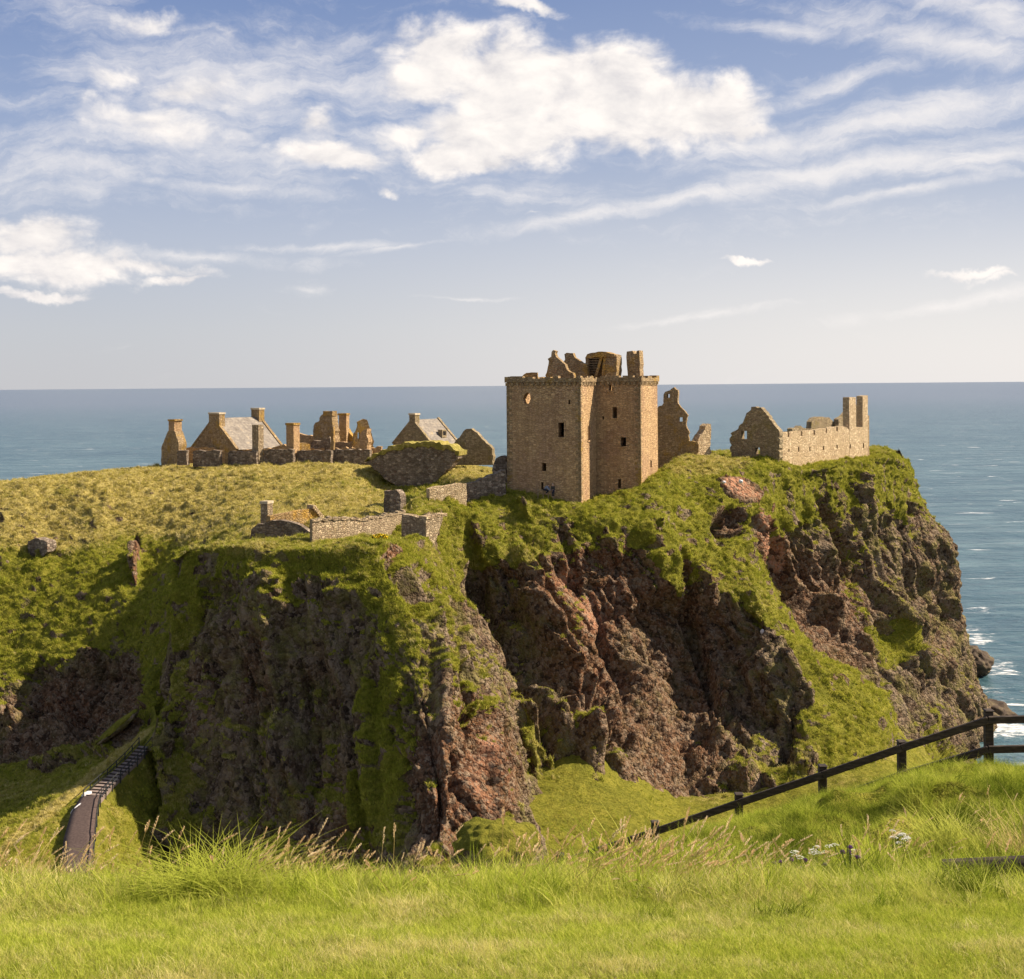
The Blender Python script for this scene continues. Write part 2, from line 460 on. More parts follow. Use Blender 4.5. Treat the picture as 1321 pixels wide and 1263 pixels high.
# ---------------------------------------------------------------- materials
MAT = {}
def mat(name):
    m = bpy.data.materials.new(name)
    m.use_nodes = True
    t = NT(m.node_tree)
    o = t.n('ShaderNodeOutputMaterial')
    return m, t, o
def pbsdf(t, o, col, rough=0.9, normal=None, spec=0.2):
    b = t.n('ShaderNodeBsdfPrincipled')
    t.put(b.inputs['Base Color'], col)
    t.put(b.inputs['Roughness'], rough)
    b.inputs['Specular IOR Level'].default_value = spec
    if normal is not None:
        t.link(normal, b.inputs['Normal'])
    t.link(b.outputs[0], o.inputs[0])
    return b
def make_terrain():
    m, t, o = mat('cliff_and_turf')
    pos = t.n('ShaderNodeNewGeometry').outputs['Position']
    g = t.attr('grass'); red = t.attr('red'); dry = t.attr('dry')
    # conglomerate
    nA = t.noise(pos, 0.16, 5, 0.6)
    nB = t.noise(t.vmath('MULTIPLY', pos, (1.0, 1.0, 0.35)), 0.55, 6, 0.65)
    nC = t.noise(pos, 2.6, 5, 0.65)
    cob = t.voro(pos, 1.9, 'F1')
    cobc = t.voro(pos, 1.9, 'F1', 'Color')
    cob2 = t.voro(pos, 4.6, 'F1')
    cob2c = t.voro(pos, 4.6, 'F1', 'Color')
    rock = t.ramp(nB, [(0.28, (0.038, 0.024, 0.015)), (0.45, (0.110, 0.073, 0.044)), (0.58, (0.195, 0.142, 0.088)), (0.74, (0.32, 0.25, 0.17))])
    redc = t.ramp(nC, [(0.32, (0.060, 0.026, 0.014)), (0.5, (0.155, 0.073, 0.038)), (0.68, (0.30, 0.155, 0.082))])
    rf = t.math('MULTIPLY', red, t.ss(t.math('ADD', nA, t.math('MULTIPLY', nC, .35)), 0.42, 0.72, 0.55, 1.0), clamp=True)
    rock = t.mix(rf, rock, redc)
    rock = t.mix(t.ss(red, 1.15, 1.6), rock, t.mix(nC, (0.26, 0.10, 0.05), (0.62, 0.33, 0.20)))
    # single stones of many tints in the matrix
    st = t.sep(cobc)[0]
    rock = t.mix(t.ss(st, 0.66, 0.92, 0.0, 0.6), rock, (0.27, 0.20, 0.135))
    rock = t.mix(t.ss(st, 0.35, 0.08, 0.0, 0.75), rock, (0.028, 0.017, 0.013))
    st2 = t.sep(cob2c)[1]
    rock = t.mix(t.ss(st2, 0.7, 1.0, 0.0, 0.6), rock, (0.30, 0.225, 0.155))
    # lichen, olive algae
    lich = t.ss(t.noise(pos, 0.33, 7, 0.75), 0.46, 0.62)
    rock = t.mix(t.math('MULTIPLY', lich, t.ss(red, 0.7, 0.2, 0.1, 0.75)), rock, (0.185, 0.160, 0.048))
    # turf
    gA = t.noise(pos, 0.45, 6, 0.7)
    gB = t.noise(pos, 3.0, 5, 0.7)
    gcol = t.ramp(t.math('ADD', t.math('MULTIPLY', gA, 0.5), t.math('MULTIPLY', gB, 0.5)), [
        (0.30, (0.070, 0.076, 0.012)), (0.46, (0.175, 0.17, 0.022)), (0.60, (0.285, 0.255, 0.036)), (0.74, (0.40, 0.33, 0.07))])
    dcol = t.ramp(gB, [(0.3, (0.22, 0.165, 0.045)), (0.5, (0.40, 0.32, 0.09)), (0.7, (0.56, 0.45, 0.18))])
    df = t.ss(t.math('ADD', dry, t.math('MULTIPLY', t.math('SUBTRACT', gA, 0.5), 1.4)), 0.42, 0.95)
    gcol = t.mix(df, gcol, dcol)
    edge = t.math('ADD', g, t.math('MULTIPLY', t.math('SUBTRACT', t.noise(pos, 1.9, 5, 0.7), 0.5), 1.1))
    gf = t.ss(edge, 0.42, 0.58)
    col = t.mix(gf, rock, gcol)
    hr = t.math('ADD', t.math('MULTIPLY', t.math('SUBTRACT', 0.5, cob), 0.9), t.math('ADD', t.math('MULTIPLY', nC, 1.0), t.math('MULTIPLY', t.math('SUBTRACT', 0.5, cob2), 0.4)))
    hg = t.math('ADD', t.math('MULTIPLY', gB, 1.0), t.math('MULTIPLY', t.noise(pos, 9.0, 3, 0.7), 0.5))
    h = t.math('ADD', t.math('MULTIPLY', hr, t.math('SUBTRACT', 1.0, gf)), t.math('MULTIPLY', hg, gf))
    bn = t.bump(h, 1.0, 0.42)
    pbsdf(t, o, col, 0.95, bn, 0.08)
    MAT['terrain'] = m
make_terrain()

def make_stone(name, tone, dark, lich=0.4, lichc=(0.42, 0.235, 0.035), blk=(2.3, 2.3, 4.2), warm=0.0, pale=0.5):
    m, t, o = mat(name)
    pos = t.n('ShaderNodeNewGeometry').outputs['Position']
    wob = t.vmath('ADD', pos, t.vmath('SCALE', t.vmath('SUBTRACT', t.noise(pos, 1.3, 3, 0.5, 0, 1), (0.5, 0.5, 0.5)), scale=0.18))
    v = t.vmath('MULTIPLY', wob, blk)
    cell = t.voro(v, 1.0, 'F1', 'Color', 0.75)
    edge = t.voro(v, 1.0, 'DISTANCE_TO_EDGE', 'Distance', 0.75)
    c3 = t.sep(cell)
    col = t.mix(c3[0], dark, tone)
    col = t.mix(t.ss(c3[1], 0.72, 1.0, 0.0, pale), col, tuple(min(1, x * 1.45) for x in tone))
    col = t.mix(t.ss(c3[2], 0.25, 0.0, 0.0, 0.45), col, (0.20, 0.105, 0.07))
    big = t.noise(t.vmath('MULTIPLY', pos, (1, 1, 0.45)), 0.35, 5, 0.6)
    col = t.mix(t.ss(big, 0.42, 0.68, 0.0, 0.6), col, dark)
    rd = t.noise(t.vmath('MULTIPLY', pos, (0.8, 0.8, 0.6)), 0.28, 6, 0.7)
    col = t.mix(t.ss(rd, 0.46, 0.64, 0.0, warm), col, t.mix(c3[0], (0.30, 0.175, 0.105), (0.52, 0.325, 0.21)))
    stk = t.noise(t.vmath('MULTIPLY', pos, (1, 1, 0.06)), 1.1, 5, 0.7)
    col = t.mix(t.ss(stk, 0.55, 0.72, 0.0, 0.45), col, tuple(x * 0.55 for x in dark))
    lc = t.noise(pos, 0.55, 6, 0.7)
    col = t.mix(t.ss(lc, 0.62 - 0.2 * lich, 0.74 - 0.14 * lich, 0.0, 0.8 * min(1, lich + .3)), col, lichc)
    mort = t.ss(edge, 0.02, 0.10, 0.4, 0.0)
    col = t.mix(mort, col, tuple(x * 0.35 for x in dark))
    grain = t.noise(pos, 9.0, 4, 0.7)
    col = t.mix(t.lin(grain, 0.3, 0.7, 0.25, 0.0), col, tuple(x * 0.4 for x in dark))
    h = t.math('ADD', t.math('MULTIPLY', t.ss(edge, 0.0, 0.16), 1.0), t.math('MULTIPLY', grain, 0.6))
    h = t.math('ADD', h, t.math('MULTIPLY', c3[2], 0.5))
    pbsdf(t, o, col, 0.92, t.bump(h, 0.8, 0.10), 0.12)
    MAT[name] = m
make_stone('keep_stone', (0.66, 0.445, 0.235), (0.47, 0.30, 0.15), 0.12, (0.34, 0.24, 0.08), (2.3, 2.3, 4.6), 0.55)
make_stone('lichen_stone', (0.48, 0.35, 0.20), (0.29, 0.20, 0.105), 0.6, (0.45, 0.27, 0.05))
make_stone('orange_stone', (0.50, 0.35, 0.17), (0.30, 0.19, 0.08), 0.8, (0.56, 0.32, 0.05))
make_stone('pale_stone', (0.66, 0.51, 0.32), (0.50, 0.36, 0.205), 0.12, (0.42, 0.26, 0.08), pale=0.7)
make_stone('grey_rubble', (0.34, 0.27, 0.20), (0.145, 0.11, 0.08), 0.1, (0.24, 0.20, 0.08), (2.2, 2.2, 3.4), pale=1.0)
make_stone('warm_rubble', (0.48, 0.37, 0.235), (0.27, 0.20, 0.12), 0.2, (0.44, 0.28, 0.08), (2.6, 2.6, 4.0), pale=1.0)
make_stone('mossy_stone', (0.44, 0.345, 0.21), (0.26, 0.20, 0.12), 0.45, (0.30, 0.24, 0.07))

def simple(name, stops, scale=3.0, rough=0.85, bump=0.3, bd=0.05, stretch=(1, 1, 1), spec=0.15, objc=False):
    m, t, o = mat(name)
    if objc:
        pos = t.n('ShaderNodeTexCoord').outputs['Object']
    else:
        pos = t.n('ShaderNodeNewGeometry').outputs['Position']
    n = t.noise(t.vmath('MULTIPLY', pos, stretch), scale, 6, 0.65)
    pbsdf(t, o, t.ramp(n, stops), rough, t.bump(n, bump, bd), spec)
    MAT[name] = m
def make_slate():
    m, t, o = mat('slate')
    pos = t.n('ShaderNodeNewGeometry').outputs['Position']
    n = t.noise(pos, 0.9, 7, 0.72)
    col = t.ramp(n, [(0.30, (0.15, 0.125, 0.10)), (0.46, (0.26, 0.225, 0.185)), (0.60, (0.34, 0.29, 0.225)), (0.70, (0.42, 0.28, 0.11)), (0.82, (0.46, 0.30, 0.09))])
    cell = t.voro(t.vmath('MULTIPLY', pos, (2.4, 2.4, 4.2)), 1.0, 'F1', 'Color', 0.5)
    col = t.mix(t.lin(t.sep(cell)[0], 0, 1, 0.0, 0.5), col, (0.12, 0.10, 0.085))
    z = t.math('FRACT', t.math('MULTIPLY', t.sep(pos)[2], 3.6))
    col = t.mix(t.ss(z, 0.0, 0.22, 0.5, 0.0), col, (0.07, 0.06, 0.05))
    pbsdf(t, o, col, 0.8, t.bump(t.math('ADD', n, t.math('MULTIPLY', z, -0.3)), 0.5, 0.08), 0.15)
    MAT['slate'] = m
make_slate()
simple('stone_cap', [(0.3, (0.34, 0.27, 0.18)), (0.6, (0.58, 0.48, 0.33)), (0.8, (0.62, 0.54, 0.42))], 2.0)
simple('unlit_void', [(0.3, (0.012, 0.010, 0.010)), (0.7, (0.02, 0.017, 0.016))], 2.0)  # near-black colour painting the unlit inside behind openings
simple('oak_beam', [(0.3, (0.16, 0.115, 0.07)), (0.7, (0.36, 0.28, 0.17))], 3.0, stretch=(1, 1, 4))
simple('fence_wood', [(0.3, (0.020, 0.014, 0.010)), (0.5, (0.045, 0.031, 0.022)), (0.72, (0.105, 0.075, 0.052))], 7.0, 0.7, 0.5, 0.01, (1, 1, 5), 0.3)
simple('path_gravel', [(0.3, (0.055, 0.038, 0.033)), (0.6, (0.10, 0.070, 0.060)), (0.8, (0.15, 0.11, 0.095))], 5.0)
simple('step_wood', [(0.3, (0.17, 0.13, 0.115)), (0.7, (0.30, 0.23, 0.19))], 2.0)
simple('dark_metal', [(0.3, (0.02, 0.022, 0.022)), (0.7, (0.05, 0.052, 0.05))], 4.0, 0.6)
simple('white_stone', [(0.3, (0.50, 0.48, 0.48)), (0.7, (0.74, 0.72, 0.72))], 4.0)
simple('soil', [(0.3, (0.05, 0.033, 0.022)), (0.7, (0.12, 0.08, 0.05))], 6.0)
simple('wall_turf', [(0.3, (0.10, 0.10, 0.018)), (0.5, (0.24, 0.20, 0.045)), (0.7, (0.42, 0.33, 0.12))], 1.6, 0.95, 0.9, 0.15)
simple('moss_rock', [(0.34, (0.045, 0.06, 0.011)), (0.48, (0.11, 0.125, 0.02)), (0.58, (0.18, 0.17, 0.03)), (0.66, (0.17, 0.135, 0.10)), (0.8, (0.22, 0.18, 0.14))], 0.9, 0.95, 0.9, 0.25)
simple('wet_rock', [(0.3, (0.035, 0.024, 0.018)), (0.5, (0.085, 0.06, 0.04)), (0.7, (0.16, 0.125, 0.06))], 0.6, 0.8, 0.9, 0.4)
simple('gorse_yellow', [(0.3, (0.55, 0.36, 0.01)), (0.7, (0.75, 0.55, 0.02))], 6.0)
simple('skin', [(0.3, (0.45, 0.27, 0.19)), (0.7, (0.52, 0.33, 0.24))], 8.0)
simple('blue_jacket', [(0.3, (0.14, 0.19, 0.30)), (0.7, (0.24, 0.30, 0.42))], 5.0)
simple('dark_jacket', [(0.3, (0.03, 0.03, 0.028)), (0.7, (0.07, 0.065, 0.06))], 5.0)
simple('navy_trousers', [(0.3, (0.015, 0.02, 0.04)), (0.7, (0.03, 0.035, 0.06))], 5.0)
simple('white_hat', [(0.3, (0.7, 0.68, 0.66)), (0.7, (0.8, 0.79, 0.77))], 5.0)
simple('dark_hair', [(0.3, (0.02, 0.014, 0.01)), (0.7, (0.05, 0.035, 0.02))], 9.0)
simple('yarrow_white', [(0.3, (0.42, 0.42, 0.34)), (0.7, (0.60, 0.59, 0.52))], 30.0)
simple('thistle_purple', [(0.3, (0.20, 0.06, 0.30)), (0.7, (0.36, 0.14, 0.46))], 30.0)
simple('stem_green', [(0.3, (0.06, 0.09, 0.02)), (0.7, (0.13, 0.16, 0.04))], 20.0)

def leafmat(name, stops, dryattr=True, trans=0.35, drystops=None):
    m, t, o = mat(name)
    r = t.n('ShaderNodeObjectInfo').outputs['Random']
    tip = t.attr('tip')
    dry = t.attr('dry', 'INSTANCER')
    pos = t.n('ShaderNodeNewGeometry').outputs['Position']
    col = t.ramp(r, stops)
    if drystops:
        f = t.ss(t.math('ADD', dry, t.math('MULTIPLY', t.math('SUBTRACT', t.n('ShaderNodeObjectInfo').outputs['Random'], 0.5), 0.5)), 0.35, 0.85)
        col = t.mix(f, col, t.ramp(t.math('FRACT', t.math('MULTIPLY', r, 7.31)), drystops))
    dif = t.n('ShaderNodeBsdfDiffuse')
    t.put(dif.inputs[0], col)
    tr = t.n('ShaderNodeBsdfTranslucent')
    t.put(tr.inputs[0], col)
    mx = t.n('ShaderNodeMixShader')
    mx.inputs[0].default_value = trans
    t.link(dif.outputs[0], mx.inputs[1])
    t.link(tr.outputs[0], mx.inputs[2])
    t.link(mx.outputs[0], o.inputs[0])
    MAT[name] = m
leafmat('far_grass', [(0.0, (0.20, 0.225, 0.022)), (0.5, (0.34, 0.34, 0.040)), (1.0, (0.48, 0.43, 0.075))], True, 0.3,
        [(0.0, (0.36, 0.30, 0.06)), (0.6, (0.54, 0.45, 0.14)), (1.0, (0.66, 0.55, 0.26))])
leafmat('lawn_grass', [(0.0, (0.20, 0.26, 0.022)), (0.5, (0.40, 0.45, 0.05)), (1.0, (0.62, 0.60, 0.12))], True, 0.4,
        [(0.0, (0.50, 0.45, 0.11)), (0.6, (0.64, 0.55, 0.20)), (1.0, (0.75, 0.64, 0.34))])
leafmat('bank_dark', [(0.0, (0.085, 0.12, 0.012)), (0.5, (0.14, 0.18, 0.018)), (1.0, (0.22, 0.25, 0.03))], False, 0.35)  # dark green tufts, colour deepened to paint shade in the bank's hollows
leafmat('seed_head', [(0.0, (0.62, 0.42, 0.20)), (0.5, (0.76, 0.55, 0.31)), (1.0, (0.85, 0.68, 0.44))], True, 0.35)

leafmat('straw', [(0.0, (0.42, 0.31, 0.10)), (1.0, (0.60, 0.47, 0.2))], False, .3)
leafmat('tussock', [(0.0, (0.36, 0.40, 0.045)), (1.0, (0.54, 0.53, 0.12))], False, .4)
leafmat('dark_tussock', [(0.0, (0.14, 0.18, 0.018)), (1.0, (0.22, 0.25, 0.03))], False, .35)
def make_sea():
    m, t, o = mat('sea_water')
    pos = t.n('ShaderNodeNewGeometry').outputs['Position']
    y = t.sep(pos)[1]
    st = t.vmath('MULTIPLY', pos, (0.55, 1.0, 1.0))
    n1 = t.noise(st, 0.055, 6, 0.62, 0.3)
    n2 = t.noise(st, 0.35, 5, 0.65, 0.2)
    nb = t.noise(t.vmath('MULTIPLY', pos, (0.25, 1, 1)), 0.006, 5, 0.6)
    foam_a = t.attr('foam')
    # streaks of swell round the rocks
    fn = t.noise(t.vmath('MULTIPLY', pos, (0.16, 0.42, 1)), 1.0, 8, 0.74, 1.4)
    near = t.ss(t.math('ADD', t.math('MULTIPLY', foam_a, 0.8), t.math('MULTIPLY', t.math('SUBTRACT', fn, 0.5), 2.6)), 0.50, 0.95)
    cap = t.noise(t.vmath('MULTIPLY', pos, (0.045, 0.16, 1)), 1.0, 5, 0.62, 0.3)
    cap2 = t.noise(t.vmath('MULTIPLY', pos, (0.010, 0.020, 1)), 1.0, 3, 0.6)
    caps = t.math('MULTIPLY', t.ss(cap, 0.63, 0.68), t.ss(cap2, 0.40, 0.58))
    foam = t.math('MAXIMUM', near, t.math('MULTIPLY', caps, 0.8))
    col = t.mix(t.ss(nb, 0.35, 0.65), (0.026, 0.070, 0.092), (0.046, 0.102, 0.122))
    sw = t.noise(t.vmath('MULTIPLY', pos, (0.012, 0.05, 1)), 1.0, 6, 0.7, 0.5)
    col = t.mix(t.ss(sw, 0.44, 0.60, 0.0, 0.9), col, (0.100, 0.165, 0.178))
    sw2 = t.noise(t.vmath('MULTIPLY', pos, (0.05, 0.22, 1)), 1.0, 5, 0.7, 0.4)
    col = t.mix(t.ss(sw2, 0.46, 0.60, 0.0, 0.55), col, (0.022, 0.058, 0.078))
    col = t.mix(t.ss(n2, 0.4, 0.75, 0.0, 0.35), col, (0.13, 0.21, 0.21))
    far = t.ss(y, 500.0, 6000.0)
    col = t.mix(far, col, (0.115, 0.145, 0.180))  # paler grey far out paints the sky's reflection into the colour
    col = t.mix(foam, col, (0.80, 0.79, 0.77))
    h = t.math('ADD', t.math('MULTIPLY', n1, 2.2), t.math('MULTIPLY', n2, 0.5))
    bn = t.bump(h, 0.9, 1.6)
    b = pbsdf(t, o, col, t.math('ADD', 0.30, t.math('MULTIPLY', foam, 0.5)), bn, 0.32)
    MAT['sea'] = m
make_sea()
# ---------------------------------------------------------------- headland, promontory, neck, basin
HEAD = [
 [(-330,670,330),(-330,660,225),(-330,740,205),(-330,820,192),(-330,890,184),(-330,950,178),(-330,1030,168),(-330,1200,150)],
 [(-150,655,310),(-150,642,220),(-150,715,202),(-150,800,190),(-150,870,182),(-150,940,175),(-150,1025,165),(-150,1200,148)],
 [(0,640,310),(0,620,220),(0,690,204),(0,770,194),(0,850,184),(0,930,176),(0,1003,164),(0,1150,145)],
 [(75,635,310),(75,611,224),(75,695,204),(75,780,190),(75,860,180),(80,915,174),(95,968,160),(110,1120,142)],
 [(125,628,310),(125,606,226),(125,690,203),(130,775,188),(130,850,180,.05),(130,905,174),(140,955,157),(150,1090,140)],
 [(165,625,310),(165,603,228),(170,690,203),(168,770,186),(165,850,177,.05),(165,900,170),(172,940,153),(180,1060,146)],
 [(215,615,310),(215,600.5,230),(212,680,204),(205,740,188),(198,810,170,.9),(194,870,158,.95),(192,940,151,1),(190,1080,142)],
 [(270,610,310),(265,599,231),(260,660,203),(255,710,183,1),(250,760,166,1),(255,850,160),(260,950,152),(260,1080,142)],
 [(330,610,310),(320,597.5,231),(320,640,202),(325,672,180,1),(325,700,164,1),(325,800,158),(325,900,155),(325,1020,150)],
 [(430,604,310),(430,594.5,230),(430,625,203),(430,655,181,1),(430,690,164,1),(430,800,160),(430,900,157),(430,1020,152)],
 [(515,600,310),(520,604,220),(520,632,205),(524,650,180,1),(530,690,163,1),(535,800,160),(540,900,157),(545,1020,152)],
 [(600,600,300),(595,603,214),(598,643,180),(603,672,173.5,.9),(610,740,169),(640,830,160),(675,930,152),(705,1080,142)],
 [(655,605,260),(650,622,190),(652,644,180),(662,690,174,.7),(680,770,167),(712,870,161),(748,980,150),(770,1100,140)],
 [(700,610,250),(690,632,184),(692,650,178),(702,700,173,.5),(720,780,168),(750,880,162),(785,980,152),(800,1100,142)],
 [(780,610,250),(765,640,181.5),(775,662,176.5),(785,715,173,.45),(795,790,170),(808,880,166),(835,992,154),(845,1110,142)],
 [(850,605,260),(852,606,188),(850,655,179),(850,715,176,.5),(855,790,173),(868,890,170),(880,1028,153),(885,1130,142)],
 [(895,585,270),(885,588,197),(900,645,185),(905,715,179,.6),(910,790,175),(918,890,171),(925,1020,155),(930,1130,143)],
 [(940,580,280),(935,592,197),(940,645,187),(945,715,181,.6),(950,790,175),(960,890,171),(968,1005,158),(970,1130,145)],
 [(985,580,290),(985,592,203),(985,640,193),(975,705,184,.7),(982,770,176,.6),(1005,860,169,.4),(1035,965,160),(1040,1100,146)],
 [(1020,580,300),(1020,598,206),(1012,650,199),(1000,715,192,.6),(1005,768,180,1),(1045,835,172,.9),(1105,940,165,.6),(1110,1090,148)],
 [(1045,580,300),(1045,599,208),(1035,650,203),(1018,735,201,.2),(1020,775,192,.6),(1065,830,178,.9),(1140,925,171,.6),(1150,1080,150)],
 [(1080,575,300),(1080,596,213),(1062,650,208),(1055,730,205,.15),(1075,805,198,.1),(1105,862,189,.05),(1160,925,181,.25),(1170,1080,155)],
 [(1105,575,300),(1105,590,222),(1090,645,214),(1090,720,211,.25),(1120,800,205),(1150,880,198),(1185,950,188),(1190,1100,160)],
 [(1130,575,300),(1135,585,231),(1120,645,223),(1128,715,219,.3),(1150,800,213),(1172,880,208,.4),(1205,960,198,.5),(1210,1120,168)],
 [(1152,580,300),(1160,592,238),(1152,645,232),(1165,715,228,.2),(1180,800,224),(1205,880,220),(1235,950,212),(1245,1120,180)],
 [(1165,590,310),(1175,603,246),(1180,645,243),(1198,715,241),(1212,800,238),(1232,880,236),(1258,960,230),(1265,1120,205)],
 [(1165,600,330),(1180,612,258),(1192,645,257),(1212,715,256),(1226,800,255),(1243,870,254),(1266,945,250),(1270,1100,245)],
 [(1140,600,340),(1150,615,285),(1165,660,285),(1185,720,285),(1200,800,285),(1215,860,285),(1235,900,285),(1240,1000,285)],
]
HG = [1, 1, .60, .15, .05, .04, .2, .6]
g_paint = [
 # left cliff: turf far down, cave and rock bands bare
 (60,780,190,85,0,.7),(230,740,60,90,0,.9),(70,870,40,55,30,-.2),(130,900,60,60,0,-.9),(60,935,70,40,-20,-.8),(20,960,60,50,0,-.6),(105,825,25,40,0,.3),
 # scar of bare soil on the left slope
 (175,720,7,38,2,-1.3),(45,708,16,10,0,-.7),
 # brow of the middle cliff
 (640,690,70,40,20,.2),(860,660,70,45,0,.3),(870,730,30,50,-20,.4),(780,735,60,25,0,-.2),
 (590,735,16,36,10,.35),
 # hollow above the middle and its turf frame
 (945,668,24,19,0,-1.6),(955,628,30,13,25,-2.0),(905,660,38,55,0,.5),(955,715,30,18,0,.7),(990,690,14,50,-10,-.5),(930,760,25,30,0,.3),(1010,640,60,40,0,.2),
 (1030,665,55,40,20,.15),
 # bright green strip running down the right buttress
 (1000,775,16,32,-30,.9),(1033,815,20,60,-38,1.0),(1082,875,28,62,-42,1.1),(1122,915,30,42,-40,.9),(1070,935,30,28,0,.45),
 (1065,790,40,70,-30,-.8),(1110,840,30,40,-20,-.5),(1150,830,26,36,-20,.55),(1160,630,40,20,15,.3),(1010,860,26,60,-25,-.6),(1175,895,30,40,-20,-.6),
 (860,900,130,140,0,-.4),(1000,890,30,70,0,-.3),
]
r_paint = [(850,850,120,170,-12,.55),(690,720,60,60,0,.5),(1060,790,55,110,-25,.6),(955,628,30,14,25,1.45),(945,668,26,22,0,.6),(995,690,20,60,-10,1.3),
 (130,900,70,65,0,.55),(60,930,80,50,-20,.45),(770,760,60,60,0,.6),(740,830,50,110,-15,.45),(175,720,10,40,2,1.1),(1220,800,30,60,0,.25),(900,1000,90,50,0,.3)]
d_paint = [(100,650,190,65,-4,.6),(320,645,200,60,0,.5),(450,600,150,14,0,.5),(610,610,50,22,0,.5),(250,690,20,60,30,.3),(900,600,70,16,0,.4),(60,680,120,40,0,.15),
 (1000,660,250,70,0,-.45),(1100,600,120,20,0,-.15),(860,700,120,60,0,-.3),(1080,870,90,110,-40,-.6),(150,810,250,140,0,-.4),(700,660,120,30,0,-.1)]
h_paint = [(562,662,40,18,0,2.0),(668,850,11,130,-24,-4),(770,900,9,90,-8,-2),(905,820,8,110,-12,-2.6),(1010,730,14,50,-15,-2.6),(1090,700,10,60,-25,-2.6),(1125,760,13,80,-22,-2.4),(1190,720,9,70,-15,-3),(1212,790,9,60,-10,-2),
 (725,880,16,125,-22,3),(690,760,13,70,-20,1.8),(855,740,20,36,0,1.6),(985,890,22,60,-10,.7),(1060,740,14,80,-25,1.6),(1165,790,14,80,-15,2),(820,880,16,100,-4,1.5),(615,720,10,50,-15,-2),(740,720,8,50,-20,-1.2),(535,614,56,16,0,-1.7),
 (945,672,22,18,0,-3.2),(130,900,52,52,0,-3.0),(1062,790,34,70,-25,-1.6)]
H = terrain('headland', 'cliff headland of red brown conglomerate topped with long grass', HEAD, HG, 0.27, g_paint, r_paint, d_paint, h_paint, flat=[(955,628,34,15,25,1.0)])

PROM = [
 [(385,690,163),(260,712,166),(250,740,165),(240,820,162),(225,900,158),(212,955,150),(215,1100,140),(215,1200,136)],
 [(400,688,160),(228,716,158),(216,745,157),(207,820,154),(198,895,150),(197,955,142),(212,1100,134),(217,1200,130)],
 [(420,688,158),(262,702,157),(250,732,155),(245,800,152),(238,880,148),(236,960,144),(258,1100,134),(265,1240,128)],
 [(440,690,157),(325,697,149),(322,725,146),(318,800,143),(315,900,139),(320,1000,134),(330,1120,128),(335,1250,125)],
 [(450,690,156),(400,699,145),(400,728,142.5),(400,800,140),(400,900,136),(402,1000,131.5),(405,1120,125),(408,1250,114)],
 [(475,690,154),(465,700,141),(463,735,138.5),(470,810,135),(476,900,131),(480,1000,126),(485,1120,120),(488,1250,112)],
 [(505,690,153),(500,704,142),(512,745,137.5),(530,820,131),(536,900,125),(540,1000,119.5),(545,1120,114.5),(548,1250,110)],
 [(530,690,153),(528,712,145),(552,778,137.5),(578,845,131),(585,920,125),(592,1000,119.5),(600,1112,115),(605,1250,111)],
 [(548,690,154),(550,725,148),(590,795,140.5),(630,865,133.5),(642,935,127.5),(652,1010,123),(668,1112,118),(672,1250,113)],
 [(562,690,157),(570,735,151.5),(606,800,146),(648,865,139.5),(668,940,133.5),(682,1015,128.5),(702,1110,122.5),(706,1240,117)],
 [(572,690,160),(585,735,157),(612,790,153),(648,865,148),(672,940,142),(690,1015,137),(708,1100,132),(715,1220,126)],
 [(580,690,164),(590,735,162),(612,790,159),(640,865,156),(665,940,152),(690,1015,147),(708,1100,142),(715,1220,136)],
]
PG = [1, 1, .55, .16, .08, .06, .1, .3]
p_gp = [(225,800,26,120,0,.4),(300,720,110,26,0,.4),(440,720,60,22,0,.5),(490,930,40,95,0,.5),(500,790,30,60,-30,.25),(475,1030,40,80,0,.5),(300,1080,80,40,0,.2),
 (400,860,130,120,0,.08),(610,1000,50,110,0,-.9),(640,880,60,40,0,.1),(600,785,40,70,-22,-.45),(520,755,14,42,-35,1.1),(507,712,16,12,20,-1.0),(545,745,16,34,-35,-.7),(660,830,14,60,-20,.4),
 (575,870,14,80,-6,-.3),(590,840,22,12,0,.5),(630,900,30,10,0,.35),(430,1000,60,60,0,.1),(220,1010,30,60,0,.5)]
p_rp = [(600,1010,70,110,0,.75),(630,920,40,50,0,.3),(507,712,18,14,20,1.2),(330,870,20,60,0,.55),(415,900,25,70,0,.3),(260,900,30,60,0,.35),(440,1060,60,60,0,.3),(640,1000,40,60,0,.4)]
p_dp = [(300,705,160,16,0,.3),(350,760,200,60,0,-.3),(480,930,60,120,0,-.5),(520,755,20,45,-35,-.6)]
p_hp = [(262,880,8,110,2,-1.6),(290,900,10,110,0,1.3),(312,940,7,120,0,-1.5),(352,900,9,110,0,1.3),(392,960,7,110,-2,-1.4),(440,900,8,110,-3,-1.3),(470,960,9,110,-3,1.2),(575,930,9,110,-3,1.6),(607,850,7,60,-12,-1.5),(640,960,8,90,-8,1.2),(330,870,12,60,0,-1.2),(415,900,16,70,-4,-1.3),(370,960,10,80,-6,1.0),(455,1020,10,70,-4,-1.2),
 (527,758,13,45,-35,-2.2),(507,714,15,10,20,-1.6),(628,925,24,40,0,-2.2),(545,1040,30,60,10,-1.2)]
PR = terrain('rock_promontory', 'dark cliff promontory in front of the headland with a grassy rim', PROM, PG, 0.19, p_gp, p_rp, p_dp, p_hp, rockamp=0.72, grassamp=.8)

